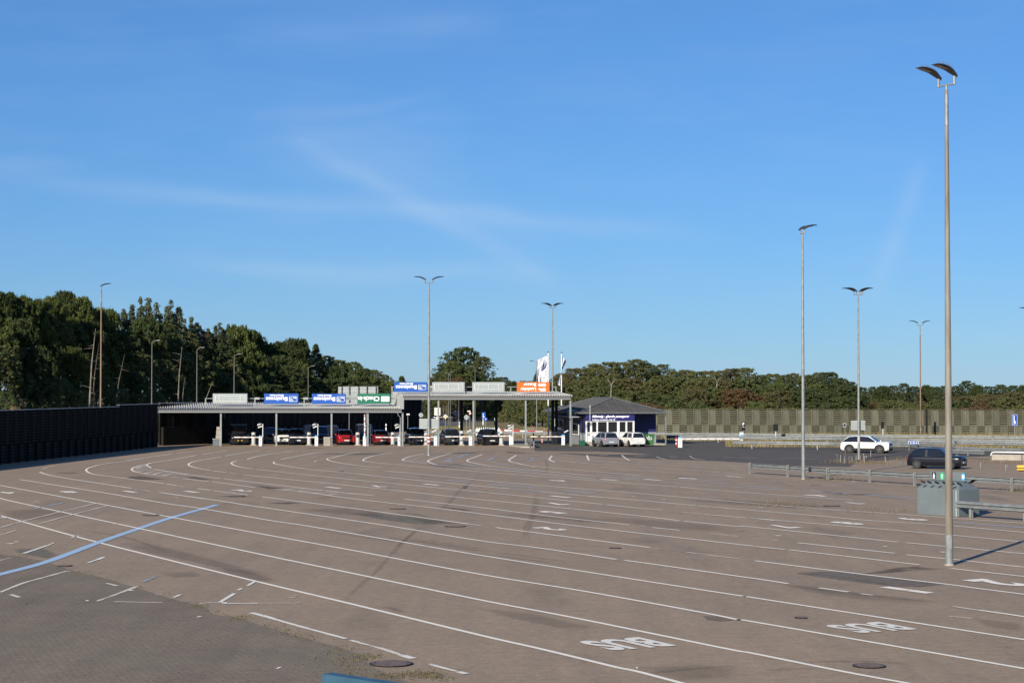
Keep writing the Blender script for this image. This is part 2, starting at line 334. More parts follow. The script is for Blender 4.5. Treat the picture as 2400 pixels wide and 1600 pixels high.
# ------------------------------------------------------------------ ground
LZ = [0]; PZ = [0]
def sheet(name, pts, z, m, sub=False):
    mb = MB(); mb.poly([(p[0], p[1], z) for p in pts]); o = mb.build(name, m)
    return tag(o, kind='structure')
def gp(*pts): return [G(x, y) for x, y in pts]
sheet('ground', [(-1500, -60), (1500, -60), (1500, 3000), (-1500, 3000)], 0, M['grass'])
lot = sheet('car_park', [(-60, -20), (60, -20), (140, 120), (120, 182)] + [tuple(G(x, y)[:2]) for x, y in
      ((2400, 1046), (2150, 1041), (1950, 1036), (1750, 1032.5), (1560, 1029), (1290, 1021), (1100, 1019), (1000, 1018), (930, 1008))] +
      [(-13, 300), (-31.5, 208), (-38.5, 193), (-43.5, 152), (-46, 120), (-60, 90)], .012, M['asphalt'])
sheet('access_road', [tuple(G(x, y)[:2]) for x, y in ((700, 1014), (930, 1012), (1026, 1004), (1059, 997), (1093, 991), (1142, 985.5), (1215, 982.5), (1215, 979.5), (1142, 979), (1076, 980.5), (1000, 984), (930, 986), (700, 992))], .02, M['road'])
sheet('dark_asphalt', [tuple(G(x, y)[:2]) for x, y in ((1245, 1040), (1255, 1058), (1330, 1064), (1400, 1069), (1520, 1075), (1694, 1081), (1875, 1092), (1990, 1094), (2008, 1083), (2130, 1075), (2400, 1066), (2600, 1064), (2600, 1047), (2400, 1046.5), (1950, 1036.5), (1560, 1029.5), (1380, 1028))], .016, M['dark_asphalt'])
sheet('brown_asphalt_strip', [tuple(G(x, y)[:2]) for x, y in ((1240, 1057), (1400, 1058), (1470, 1061), (1530, 1066), (1400, 1064.5), (1245, 1060))], .0215, M['asphalt'])
pv = [(-100, 1295)]
for zx, zy in ((0, 450), (150, 462), (380, 502), (640, 590), (900, 650), (1200, 740), (1560, 850), (1800, 905)): pv.append((zx * .26786, 1180 + zy * .26786))
for zx, zy in ((0, 975), (160, 990), (400, 1060), (640, 1130), (900, 1205), (1100, 1260), (1320, 1330), (1380, 1420), (1500, 1480), (1700, 1560)): pv.append((500 + zx * .26786, 1180 + zy * .26786))
pv += [(980, 1700), (-400, 1800)]
sheet('paver_area', [tuple(G(x, y)[:2]) for x, y in pv], .015, M['paver'])
Z = {1: (0, 900, .20408), 2: (0, 1180, .26786), 3: (500, 1180, .26786), 4: (1100, 1180, .26786), 5: (1770, 1180, .26786), 6: (900, 1040, .2551), 7: (300, 1040, .2551), 8: (1400, 1040, .2551), 9: (1900, 900, .21683)}
def zp(spec):                         # "z x,y x,y | z x,y": traced points to photo pixels
    out = []; z = None; fresh = False
    for tok in spec.split():
        if ',' in tok:
            x, y = tok.split(','); ox, oy, s = Z[z]; q = (ox + float(x) * s, oy + float(y) * s)
            if fresh:                     # crops overlap: never let a line double back on itself
                while len(out) > 1 and out[-1][0] > q[0] - 4: out.pop()
            fresh = False; out.append(q)
        else: z = int(tok); fresh = bool(out)
    return out
def patchz(name, spec, m, z=.022): 
    PZ[0] += 1; z = .0175 + (PZ[0] % 9) * .0004
    o = [G(x, y) for x, y in zp(spec)]; c = sum(o, Vector()) / len(o); q = .93 if m == M['patch'] else .6; i = [c + (p - c) * q for p in o]; n = len(o)
    mb = MB(); mb.add([(p.x, p.y, z) for p in o + i + [c]], [(k, (k + 1) % n, n + (k + 1) % n, n + k) for k in range(n)] + [(n + k, n + (k + 1) % n, 2 * n) for k in range(n)])
    ob = mb.build(name, m); at = ob.data.attributes.new('fade', 'FLOAT', 'POINT')
    for k in range(2 * n + 1): at.data[k].value = 0 if k < n else 1
    return tag(ob, kind='structure')
patchz('asphalt_patch', '5 340,610 560,592 760,598 880,616 1300,665 1680,712 1440,735 1180,725 800,680 520,640', M['patch'])
patchz('asphalt_patch', '5 880,622 1100,618 1420,580 1680,572 1500,560 1440,545 1240,560', M['stain'], .020)
patchz('asphalt_patch', '3 1150,85 1360,72 1900,140 2240,182 1800,190 1500,150', M['patch_green'])
patchz('asphalt_patch', '2 100,395 380,385 540,455 440,492 250,455 130,430', M['patch_green'])
patchz('asphalt_patch', '7 0,300 110,292 390,330 130,335 -40,318', M['stain'])
patchz('asphalt_patch', '7 500,310 600,300 800,332 700,335', M['stain'])
patchz('asphalt_patch', '7 1150,385 1290,390 1440,412 1290,418', M['stain'])
patchz('asphalt_patch', '6 460,578 560,580 850,612 760,618', M['stain'])
patchz('asphalt_patch', '7 1260,545 1400,538 1560,540 1610,548 1450,556', M['stain'])
patchz('asphalt_patch', '7 780,482 900,478 1200,486 1000,492', M['stain'])
patchz('asphalt_patch', '1 600,1022 700,1015 960,1020 820,1030', M['stain'])
patchz('asphalt_patch', '9 150,1195 420,1185 760,1192 560,1202', M['stain'])
patchz('asphalt_patch', '8 1950,378 2060,376 2080,383 1960,384', M['stain'])
patchz('asphalt_patch', '7 1640,37 1800,38 1800,43 1640,43', M['stain'])
patchz('asphalt_patch', '6 720,390 780,384 770,400 738,418', M['patch'])
patchz('asphalt_patch', '7 1920,255 1985,245 1975,258 1930,264', M['patch'])
for sp in ('2 1000,340 1250,330 1700,440 2300,600 2500,690 2200,640 1700,520 1200,420', '3 0,560 300,580 600,690 500,700 150,640', '2 1380,610 1700,590 1800,640 1500,660', '5 150,690 500,720 1100,800 1700,860 1500,890 900,850 400,770', '3 1450,900 1560,905 1700,950 1620,955', '6 900,640 1500,640 2200,700 2100,740 1400,690', '8 0,660 600,700 1300,770 1250,820 600,790 0,700', '8 700,520 1100,500 2000,560 2352,590 1900,600 1200,560', '7 1500,600 1900,590 2352,600 2352,680 1900,650', '6 0,620 300,630 700,745 400,745', '4 0,900 500,950 1200,1100 900,1120 300,1000', '5 1900,1000 2352,1050 2352,1130 2000,1080', '4 1400,1430 2000,1400 2352,1440 2352,1540 1800,1568', '1 0,1450 500,1420 900,1500 500,1568 0,1560', '6 300,170 700,180 1000,230 500,225'):
    patchz('worn_area', sp, M['stain_soft'], .0195)
patchz('asphalt_patch', '4 2040,985 2180,990 2330,1025 2200,1035 2080,1020', M['patch'])
patchz('asphalt_patch', '7 1700,90 2352,82 2352,105 1900,103', M['patch_green'])
patchz('asphalt_patch', '6 1100,66 1200,76 1380,92 1240,90 1140,82', M['stain'])
# a long sealed crack running across the lanes
def catmull(p, n=8):
    if len(p) < 3: return p
    q = [p[0]] + list(p) + [p[-1]]; out = []
    for i in range(1, len(q) - 2):
        a, b, c, d = [np.array(v, float) for v in q[i - 1:i + 3]]
        for k in range(n):
            t = k / n
            out.append(tuple(.5 * (2 * b + (c - a) * t + (2 * a - 5 * b + 4 * c - d) * t * t + (3 * b - a - 3 * c + d) * t ** 3)))
    return out + [tuple(p[-1])]
def strip(name, px, width, m, parent=lot, smooth=True, jitter=0.0):
    pts = [G(x, y) for x, y in (catmull(px) if smooth else px)]
    if name in ('lane_line', 'blue_line') and (px[-1][0] > 2395 or px[-1][1] > 1598): pts.append(pts[-1] + (pts[-1] - pts[-min(len(pts), 9)]).normalized() * 22)
    if name in ('lane_line', 'blue_line') and px[0][0] < 3: pts.insert(0, pts[0] + (pts[0] - pts[min(len(pts) - 1, 14)]).normalized() * 18)
    q = [pts[0]]
    for p in pts[1:]:
        if (p - q[-1]).length > .02: q.append(p)
    mb = MB(); n = len(q); L_ = []; R_ = []
    for i, p in enumerate(q):
        d = (q[min(i + 1, n - 1)] - q[max(i - 1, 0)]).normalized(); nn = Vector((-d.y, d.x, 0)) * (width / 2 * (1 + random.uniform(-jitter, jitter)))
        L_.append(p + nn); R_.append(p - nn)
    LZ[0] += 1
    z = .0240 + (LZ[0] % 15) * .0004 if name not in ('tyre_track', 'sealed_joint') else .0222 + (LZ[0] % 4) * .0004
    mb.add([(v.x, v.y, z) for v in L_ + R_], [(i, i + n, i + 1 + n, i + 1) for i in range(n - 1)])
    return mb.build(name, m, parent)
SOLID = '''2 0,110 60,122 860,342 2230,680 | 3 360,680 1200,880 2352,1160 | 4 640,1280 1310,1443
4 1310,1443 1450,1470 1600,1508 1720,1540 1840,1572
1 0,1312 690,1462 | 2 190,0 1180,212 2352,462 | 3 1200,610 2352,850 | 4 900,1000 1930,1210 2352,1295 | 5 0,1320 770,1475 1300,1572
1 0,1165 1100,1365 | 2 850,0 1500,122 2352,280 | 3 1180,405 2352,625 | 4 1000,770 2000,950 2352,1020 | 5 0,1042 1550,1310 2352,1450 2500,1480
1 225,1098 1180,1248 | 2 1450,0 1780,48 2352,148 | 3 800,195 1600,330 2352,458 | 4 1400,660 2352,808 | 5 0,830 1230,1022 2352,1195 2500,1220
1 455,1010 520,1035 640,1062 900,1105 1510,1198
7 290,448 870,530 1180,578 2352,750 | 6 900,895 1450,962 1820,1019 | 4 600,390 1290,492
4 1360,500 1710,548 2352,640 | 5 0,660 290,705
5 560,742 820,778
5 1960,938 2190,970 2352,995 2500,1020
7 407,94 150,135 | 1 1240,912 1080,945 1010,970 990,988 1005,1010 1060,1033 1200,1055 1600,1105 1890,1147
1 1910,1150 2035,1168
7 635,413 765,430
7 780,432 1100,472
7 1215,488 1330,500 2352,632 | 6 460,695 890,753
6 1030,770 1135,785 2352,945 | 4 800,285 1580,387
5 0,503 880,615 1700,712 1920,742 2352,797 2500,815
7 625,107 400,148 235,172 180,187 175,200 215,222
7 245,235 590,288 850,320
7 880,322 1640,412 2100,462 2260,478
7 175,190 100,205 50,220 35,236 60,255 150,275 300,292 370,298
7 500,320 740,347
7 775,350 1170,403
7 1350,420 1640,447 1920,487 2352,540 | 6 450,590 1200,685 2352,825 | 4 1000,205 2352,360 | 5 0,378 260,405
5 295,408 770,462
5 780,463 1440,540
5 1715,572 2352,642 2500,658
6 185,510 900,590 1600,660 2352,758 | 4 700,112 1400,190
4 1600,212 1840,237
5 370,345 1220,437
5 1320,450 1665,485 1730,490 2250,548 2352,558
7 590,70 455,85
7 905,66 790,82 675,98
7 855,120 730,142 640,157 580,173 556,188 572,205 640,225 755,245
7 770,248 905,265
7 1060,285 1500,330 2352,418 | 6 700,495 1500,578 2352,668 | 4 430,0 1400,100 1840,152
4 1880,156 2352,203 | 5 0,210 1250,340
5 1320,345 1665,378 1730,383 2352,442 2500,456
7 1205,65 1060,83 895,112
7 1065,148 1000,155 958,170 950,180 975,198 1040,216 1150,232
7 1170,235 2060,330 2352,358 | 6 1000,455 1800,537 2010,557
8 90,562 350,590 600,610
8 975,650 1600,703
8 1620,706 2000,740 2352,768 | 5 0,133 1665,275 2352,340 2500,355
7 1510,68 1280,98 1140,128 1095,143
7 1345,165 1338,175 1360,186 1500,212 1700,238 2100,275 2352,305 | 6 800,382 1660,460
6 1870,482 2352,522 | 8 900,568
8 920,570 2352,690 | 5 500,105 1000,150 1665,192 2352,254 2500,268
7 1825,72 1730,82 1550,115 1405,145
7 2130,75 2000,97 1880,128 1830,138 1845,152 1900,167 2000,185 2150,205 2320,217
6 0,250 600,305 1200,365 2352,458 | 8 1100,520 2352,625 | 5 600,50 1300,98 2352,175 2500,187
6 80,82 0,97 | 7 2290,103 2200,128 2162,148 2185,162 2352,182 | 6 200,200 600,235 900,260 1500,305 2352,372 | 8 740,397
8 760,400 1300,445 2352,520
6 370,92 250,115 185,138 170,150 200,158
6 615,88 520,115 440,140 405,156 415,170 480,190 600,203 900,230 1450,278 1950,325
6 905,98 830,125 770,148 770,162 830,178 980,205 1300,237 1950,300
6 1215,105 1160,140 1147,152 1165,165 1220,178 1350,203 1800,245 2352,290
6 1545,110 1528,130 1522,148 1570,170
6 1560,152 1860,180
6 1865,105 1878,145 1890,153
8 225,105 270,140 300,155'''
def split_specs(txt):
    for line in txt.strip().splitlines(): yield line.replace('|', ' ')
for i, sp in enumerate(split_specs(SOLID)): strip('lane_line', zp(sp), .148 if i < 6 else .15, M['line'])
WORN = '''1 485,978 560,955 655,937
1 1545,1205 1580,1210
1 1605,1213 1730,1232
1 1825,1245 2000,1272 2352,1322
7 475,390 525,397
7 400,305 475,315
7 920,267 995,277
5 920,793 1030,807
5 1730,905 1950,938
4 0,182 105,195
4 1620,394 1660,398
4 1900,428 2130,460 2352,485
4 1480,198 1540,205
4 2110,266 2190,272 2352,290
5 0,308 80,315
5 140,320 200,327
8 780,628 960,648
6 1690,464 1860,478
7 1710,168 1740,152 1795,142
7 1810,225 2140,250
7 1930,213 2352,250 | 6 400,278
6 1860,180 2352,212 | 8 510,220
8 540,222 930,248
8 0,212 450,250 900,278 1300,300
8 140,160 500,172 870,185
8 0,162 700,200 1340,240
8 860,185 1350,215
8 1000,252 1340,290 1750,325
8 0,283 600,320 1250,360 1950,372
8 0,300 900,375 1600,420 2352,470
8 1160,122 1300,128 1470,135
8 1560,142 1720,145
8 1690,128 1900,138 2352,150
8 1200,200 1360,212
8 540,118 600,138 650,148
8 850,113 890,136 985,150
6 1890,155 2352,190
6 2190,110 2225,135 2260,155
6 1650,465 2000,490
6 60,285 330,312
2 10,212 190,160 530,75 720,30 840,0
2 340,180 690,85 930,25
2 0,280 140,238
2 0,780 200,700 380,650 590,592
2 850,857 1010,800 1200,728
2 1000,862 1420,870
2 0,500 90,478
1 380,1360 450,1345
5 1700,990 1900,1010
7 0,157 150,135
2 1360,805 1420,798
2 1520,828 1580,800
2 930,700 1030,725
2 95,800 170,825
3 680,830 710,826
3 705,810 735,806
3 1200,1200 1300,1230 1480,1278 1650,1335
9 30,1100 340,1105
9 0,1150 170,1170
9 1780,1140 2306,1165
9 1780,1192 2306,1225
9 1105,1182 1130,1183
9 1775,1220 1805,1221
9 220,1040 500,1060 770,1080 1120,1105
9 450,1048 480,1058 520,1062
9 230,1100 340,1106
9 0,1000 600,1035
9 130,985 470,985
9 1740,1100 2306,1125
2 600,598 620,600'''
for sp in split_specs(WORN): strip('worn_lane_line', zp(sp), .12, M['line_worn'], jitter=.25)
for sp, wd in (('2 205,440 420,368', .14), ('2 420,368 475,347', .08), ('2 770,523 850,495', .10), ('2 850,495 910,470', .14), ('2 620,300 690,283', .12), ('3 60,866 185,790', .12), ('3 300,722 370,682', .10),
               ('3 215,762 250,745', .10), ('3 90,868 130,878 390,876', .15), ('3 390,876 760,874', .07), ('2 1750,878 1930,868', .09), ('3 330,960 480,998 520,1012', .17), ('3 520,1012 760,1080 1160,1188', .13),
               ('3 1655,1335 1750,1362', .2), ('3 1890,1410 1920,1415', .1), ('3 1915,1418 2050,1455', .14), ('3 2050,1455 2130,1475', .1), ('3 2140,1478 2215,1497', .17),
               ('6 1150,15 1300,16 1340,22 1360,30 1320,38 1150,22', .14), ('2 0,122 60,128', .25)):
    strip('fresh_line', zp(sp), wd, M['line_strong'], jitter=.12)
# blue lines
strip('blue_line', [(-30, 1355)] + zp('2 0,622 400,515 870,340 1230,215 1500,125 1900,12'), .35, M['line_blue'], jitter=.05)
for sp in ('6 580,337 820,353', '6 950,372 1430,408', '6 1650,432 1930,457', '5 1735,165 2352,215 2500,226', '6 700,190 850,207', '6 1020,225 1430,262', '8 1330,388 1700,415', '8 2010,440 2280,460', '9 600,1200 1130,1238', '8 60,303 400,325'):
    strip('blue_line', zp(sp), .2, M['line_blue'], jitter=.2)
for sp in ('6 775,92 680,125', '6 650,130 570,155', '6 1030,122 960,145', '6 1385,125 1350,138', '6 1040,182 1140,195', '6 1490,425 1600,430', '8 760,322 1220,345', '8 1000,365 1200,380', '1 400,1435 600,1390 750,1362', '2 300,45 550,0', '6 1150,415 1430,440', '8 130,270 200,272', '9 50,1162 370,1185', '9 280,1085 550,1095', '2 1255,690 1380,635', '6 450,190 700,215', '8 400,290 450,292', '6 370,318 440,320'):
    strip('worn_blue_line', zp(sp), .13 if sp[0] in '12' else .3, M['line_blue_worn'], jitter=.3)
for sp in ('6 560,158 610,162', '6 940,152 985,152', '6 1330,153 1375,155'): strip('blue_square', zp(sp), .75, M['line_blue'], smooth=False)
for sp in ('6 1000,170 1020,172', '6 600,175 620,176', '6 955,219 975,220', '6 1360,215 1375,216', '7 660,73 705,73', '7 965,72 1020,72', '7 1280,71 1330,72', '7 1595,74 1640,74', '7 1930,77 1975,77', '7 370,74 400,75', '7 2230,83 2260,83', '6 190,86 235,87', '6 1010,97 1060,98', '6 1365,103 1415,104', '6 1660,103 1740,104', '8 345,112 430,113', '8 655,119 745,121', '6 1980,105 2060,107',
           '8 320,485 348,486', '8 598,510 628,511', '8 1480,587 1525,588', '8 1645,845 1672,848', '5 185,282 212,286', '5 1120,378 1155,380', '5 1630,425 1662,430', '5 30,37 70,38', '4 1460,1442 1475,1442', '2 1130,762 1160,764', '2 1730,993 1755,994', '2 750,853 775,853', '7 430,497 465,498', '7 1575,148 1600,148', '7 1690,125 1720,124', '3 560,1443 585,1444', '6 1450,183 1490,184',
           '2 70,352 115,356', '2 125,336 160,338'):
    strip('paint_mark', zp(sp), .22, M['line'], smooth=False)
# hatched zones
for sp in ('7 60,215 120,208 175,200', '7 55,232 130,222 205,222', '7 70,243 150,233 245,235', '7 90,257 180,246 300,243', '7 150,272 240,256 360,255', '7 230,282 320,264 470,270', '7 320,292 420,276 545,284', '7 75,222 130,214 190,212',
           '7 1430,425 1500,418 1620,412', '7 1560,440 1640,432 1830,430', '7 1700,458 1780,450 1950,445', '7 1840,472 1930,463 2110,463'):
    strip('hatch_line', zp(sp), .16, M['line'])
for k in range(13):
    t = k / 12; a = (370 - 190 * t, 95 + 55 * t); b = (600 - 200 * t ** 1.5, 92 + 85 * t)
    strip('hatch_line', zp('6 %.1f,%.1f %.1f,%.1f' % (a[0] + 8, a[1], b[0] - 12, b[1] - 3)), .09, M['line_worn'], jitter=.3)
strip('hatch_line', zp('6 205,158 300,172 400,182 480,190'), .12, M['line'])
# lettering on the ground
def ground_text(name, s, bl, br, tl, bold=.02, m='line_strong'):
    (a, b, c) = [G(*zp(q)[0]) for q in (bl, br, tl)]
    for v in (a, b, c): v.z = .0305
    mb = MB(); put_text(mb, s, a, b - a, c - a, bold); return mb.build(name, M[m], lot)
ground_text('bus_lettering', 'BUS', '4 1475,1174', '4 920,1214', '4 1822,1251', .038)
ground_text('bus_lettering', 'BUS', '5 1075,1040', '5 578,1073', '5 1427,1106', .032)
def ground_digit(s, spec, m='line', k=1.0):
    (x0, y0), (x1, y1) = zp(spec); c = (G(x0, y0) + G(x1, y1)) / 2
    up = Vector((.514, -.858, 0)) * 1.9 * k; rt = Vector((-.858, -.514, 0)) * .75 * k
    o = c - up / 2 - rt / 2; o.z = .0305; mb = MB()
    if s == '1': rt = rt * .5
    put_text(mb, s, o, rt, up, .05 if s != '1' else .03); mb.build('lane_number', M[m], lot)
for s, sp, k in (('2', '5 1985,690 2275,705', 1.15), ('1', '5 1165,755 1405,775', 1), ('7', '5 150,200 305,208', 1), ('8', '5 718,170 893,178', 1), ('9', '5 1278,136 1450,142', 1), ('2', '6 1440,778 1620,790', 1), ('5', '6 1468,628 1622,636', 1),
                 ('7', '6 1513,550 1630,556', 1), ('1', '6 1525,487 1660,493', 1), ('4', '6 1565,338 1660,343', 1), ('1', '6 350,375 470,380', 1), ('2', '7 995,430 1112,434', 1), ('1', '7 1800,403 1915,408', 1), ('7', '7 2233,390 2330,394', 1), ('1', '7 510,440 600,448', 1),
                 ('8', '1 730,1238 850,1244', 1), ('1', '1 1388,1237 1517,1242', 1), ('4', '1 40,1248 165,1254', 1), ('7', '9 370,1285 545,1295', .8), ('1', '8 30,333 140,335', 1), ('1', '8 430,331 540,335', 1), ('4', '8 1950,476 2090,480', 1), ('1', '8 1190,304 1300,306', .9), ('0', '8 760,318 900,322', 1)):
    ground_digit(s, sp, k=k)
# sealed joints and tyre tracks
def track(name, sp, wd, m='seam'):
    o = strip(name, zp(sp), wd, M[m], jitter=.35); at = o.data.attributes.new('fade', 'FLOAT', 'POINT'); n = len(o.data.vertices) // 2
    for k in range(2 * n): t = (k % n) / max(1, n - 1); at.data[k].value = min(1, 5 * t, 5 * (1 - t))
    return o
for sp, wd in (('3 1850,200 1740,270 1600,400 1400,620 1280,720 1100,900', .16), ('6 1410,440 1385,560 1370,650 1320,760 1290,900', .28), ('6 900,270 700,430 620,520 480,640', .22), ('6 340,760 250,830 100,960', .16), ('8 0,245 600,285 1200,330', .25)): track('sealed_joint', sp, wd)
for sp in ('4 0,400 400,450 900,520', '4 0,430 420,480 900,548', '6 0,850 500,905 1000,985', '6 30,870 500,925 980,1005', '3 900,220 1500,300 2352,400', '3 930,240 1500,322 2352,420', '4 1500,1500 1900,1455 2352,1420', '5 60,1468 300,1450 540,1450', '5 400,1395 900,1385 1300,1400', '5 340,610 700,640 1500,770', '5 870,620 1250,600 1690,570', '6 1480,270 1620,258 1900,262 2352,275', '6 1090,66 1220,88 1500,98 1800,88', '4 500,390 900,375 1200,375', '4 560,400 900,420 1150,410', '8 1150,820 1260,812 1370,795', '1 1030,935 1300,925 1600,915', '2 700,235 1100,300 1500,440', '5 200,705 500,750 900,800 1400,850 1700,880', '6 1480,150 1500,210 1490,270', '8 420,1000 800,990 1200,1005'):
    track('tyre_track', sp, .22)
# ------------------------------------------------------------------ manholes
def manhole(px, py, wpx, label):
    c = G(px, py); r = wpx / 2 / F * math.hypot(c.y, HC)
    o = empty('manhole_cover', (c.x, c.y, .024), 0, label, 'manhole cover', 'iron covers set in the asphalt')
    MB().tube([(0, 0, 0), (0, 0, .012)], r, 28).build('rim', M['black'], o)
    mb = MB(); mb.tube([(0, 0, .004), (0, 0, .017)], r * .93, 28)
    for i in range(-3, 4): mb.box(-r * .7, r * .7, i * r * .22 - .012, i * r * .22 + .012, .015, .022)
    mb.build('cover_plate', M['manhole'], o)
for a in ((917, 1557, 100, 'large round manhole cover by the weeds, just behind the blue steel rail'), (2037, 1562, 76, 'iron manhole cover nearest the bottom, below the far BUS lettering'),
          (932, 1193, 38, 'small iron cover in mid asphalt just beyond the long pale patch'), (1067, 1234, 50, 'iron cover lying at the near tip of the long pale patch'),
          (555, 1163, 38, 'small iron cover in a dark oil stain beyond the end of the blue line'), (1949, 1186, 40, 'iron cover in the lane to the left of the recycling container'),
          (1442, 1285, 28, 'small black drain cover alone in the middle of the lanes'), (152, 1327, 34, 'drain cover at the corner where pavers, brown asphalt and blue line meet'),
          (354, 1208, 38, 'thin iron cover right beside the far half of the blue line'), (1877, 1449, 30, 'narrow dark drain cover just left of the far BUS lettering')):
    manhole(*a)
# ------------------------------------------------------------------ noise fences
def fence_module(name, w, h, mpanel, mslat, parent, flip=0):   # one bay: boards and slats laid chequerwise on a backing
    mb = MB(); ms = MB(); mk = MB(); hw = w / 2; zs = h * .37
    for (x0, x1, z0, z1, slat) in ((0, hw, zs, h, 0), (hw, w, zs, h, 1), (0, hw, 0, zs, 1), (hw, w, 0, zs, 0)):
        if slat:
            mk.box(x0 + .01, x1 - .01, .0, .06, z0 + .02, z1 - .02); n = int((z1 - z0) / .235)
            for k in range(n):
                zz = z0 + .06 + k * (z1 - z0 - .1) / n; ms.box(x0 + .03, x1 - .03, -.12, .0 - .002, zz, zz + .10)
        else:
            mb.box(x0 + .01, x1 - .01, .0, .06, z0 + .02, z1 - .02)
            for k in range(3): mb.box(x0 + .05 + k * (hw - .1) / 3, x0 + .05 + (k + 1) * (hw - .1) / 3 - .02, -.03, -.001, z0 + .05, z1 - .05)
    mb.box(0, w, -.05, -.002, zs - .04, zs + .04)
    return mb, ms, mk
def fence_run(name, pts, w, hs, mp, msl, label, mpost=None):
    root = empty(name, (pts[0][0], pts[0][1], 0), 0, label, 'fence'); first = {}
    for s in range(len(pts) - 1):
        a = Vector((*pts[s], 0)); b = Vector((*pts[s + 1], 0)); d = b - a; n = max(1, round(d.length / w)); ww = d.length / n; rz = math.atan2(d.y, d.x); h = hs[s]
        base = a - Vector((pts[0][0], pts[0][1], 0))
        mb, ms, mk = fence_module('panel', ww, h, mp, msl, None)
        post = MB().box(-.06, .06, -.15, .06, 0, h + .03)
        capm = MB().box(0, ww, -.16, .10, h, h + .06)
        src = None
        for k in range(n):
            p = base + d * (k / n)
            if src is None:
                o1 = mb.build('board_panel', mp, root); o2 = ms.build('slats', msl, o1); o5 = mk.build('backing_board', M['fence_back'] if mp == M['fence'] else mp, o1); o3 = post.build('post', mpost or mp, root); o4 = capm.build('cap', M['gable_grey'] if mpost else msl, root); src = (o1, o2, o3, o4, o5)
                for o in (o1, o3, o4): o.location = p; o.rotation_euler = (0, 0, rz)
            else:
                o1 = src[0].copy(); col.objects.link(o1); o2 = src[1].copy(); col.objects.link(o2); o2.parent = o1; o5 = src[4].copy(); col.objects.link(o5); o5.parent = o1
                o3 = src[2].copy(); col.objects.link(o3); o4 = src[3].copy(); col.objects.link(o4)
                for o in (o1, o3, o4): o.location = p; o.rotation_euler = (0, 0, rz); o.parent = root
    return root
a = Gz(1530, 236); b = Gz(2760, 226)
fence_run('noise_fence', [(a.x - 4, 236.3), (b.x, b.y)], 1.87, [3.17], M['fence'], M['fence_slat'], 'long sunlit green-brown wooden noise fence with chequered slat panels along the right side')
fence_run('noise_fence', [(-45, 80), (-42.6, 105), (-40.2, 131), (-36.5, 170)], 2.0, [4.3, 4.3, 4.12], M['fence_shaded'], M['fence_shaded_slat'], 'dark shaded wooden noise fence with lower top, nearest stretch at the left edge', M['fence_shaded'])
fence_run('noise_fence', [(-36.5, 170), (-35.5, 184)], 2.0, [4.28], M['fence_shaded'], M['fence_shaded_slat'], 'slightly higher stretch of dark noise fence ending at the corner of the low canopy', M['fence_shaded'])
fence_run('noise_fence', [(-36.2, 188.4), (-31, 197.5), (-13, 262)], 2.0, [4.3, 4.3], M['fence_shaded'], M['fence_shaded_slat'], 'shaded noise fence seen under the low canopy behind the queueing cars', M['fence_shaded'])
mb = MB(); mb.prism([(-35.9, 187.8, 0), (-30.9, 196.6, 0), (-30.6, 196.4, 0), (-35.6, 187.6, 0)], (0, 0, 1.9)); o = mb.build('retaining_wall', M['fence_shaded']); tag(o, 'low dark solid wall below the slatted fence at the left end of the canopy', 'wall')
# ------------------------------------------------------------------ canopies over the booths
TH = R(11); AX = Vector((-math.sin(TH), math.cos(TH), 0))      # lane axis, pointing away from the camera
DF = 186.0
def corr(x0, x1, zf, dz, depth, name, parent, pitch=.245, x0b=None):
    mb = MB(); n = int((x1 - x0) / pitch); vs = []; 
    for k in range(n + 1):
        x = x0 + k * pitch
        for dx, h in ((0, 0), (.09, .0), (.13, .15), (.20, .15)): 
            f = Vector((x + dx, DF, zf + h)); bk = f + AX * depth; bk.z += dz
            if x0b is not None and bk.x < x0b:
                t = max(.02, (f.x - x0b) / (f.x - bk.x)) if f.x > x0b else .02
                bk = f.lerp(bk, min(1, t))
            vs += [f, bk]
    m = len(vs) // 2
    mb.add(vs, [(2 * i, 2 * i + 2, 2 * i + 3, 2 * i + 1) for i in range(m - 1)])
    lo = [v - Vector((0, 0, .03)) for v in vs]; mb.add(lo, [(2 * i + 1, 2 * i + 3, 2 * i + 2, 2 * i) for i in range(m - 1)])
    return mb.build('corrugated_sheet', M['roof_sheet'], parent)
def canopy(name, x0, x1, zf, dz, depth, posts, label, mitre=None):
    r = empty(name, (0, 0, 0), 0, label, 'canopy')
    corr(x0, x1, zf, dz, depth, 'sheet', r, x0b=mitre)
    MB().box(x0 + .05, x1 - .05, DF + .03, DF + .14, zf - .23, zf - .012).build('fascia', M['fascia'], r)
    MB().box(x0 - .02, x1 + .02, DF - .05, DF + .10, zf - .33, zf - .24).build('gutter', M['gutter'], r, bevel=.03)
    # underside beams
    bm_ = MB()
    for i in range(5):
        t = (i + .5) / 5; o = AX * depth * t; z = zf + dz * t - .04
        xa = x0 + .4 + o.x if mitre is None else max(x0 + .4 + o.x, mitre + .2)
        bm_.box(xa, x1 - .3 + o.x, DF + o.y - .06, DF + o.y + .06, z - .22, z - .01)
    bm_.build('roof_beam', M['fascia'], r)
    for px in posts:
        p = A(px, 1045, DF + .25); h = zf - .3
        mb = MB(); mb.box(p.x - .085, p.x + .085, p.y - .09, p.y - .07, 0.01, h); mb.box(p.x - .085, p.x + .085, p.y + .07, p.y + .09, 0.01, h); mb.box(p.x - .012, p.x + .012, p.y - .07, p.y + .07, 0.01, h); mb.box(p.x - .15, p.x + .15, p.y - .15, p.y + .15, .012, .04)
        mb.build('post', M['galv'], r)
    return r
lowc = canopy('low_canopy', -36.0, -11.15, 3.72, .50, 8.2, (517.6, 647.7, 777, 862, 943.5), 'low corrugated canopy over the car booths, left half of the booth row', mitre=-36.1)
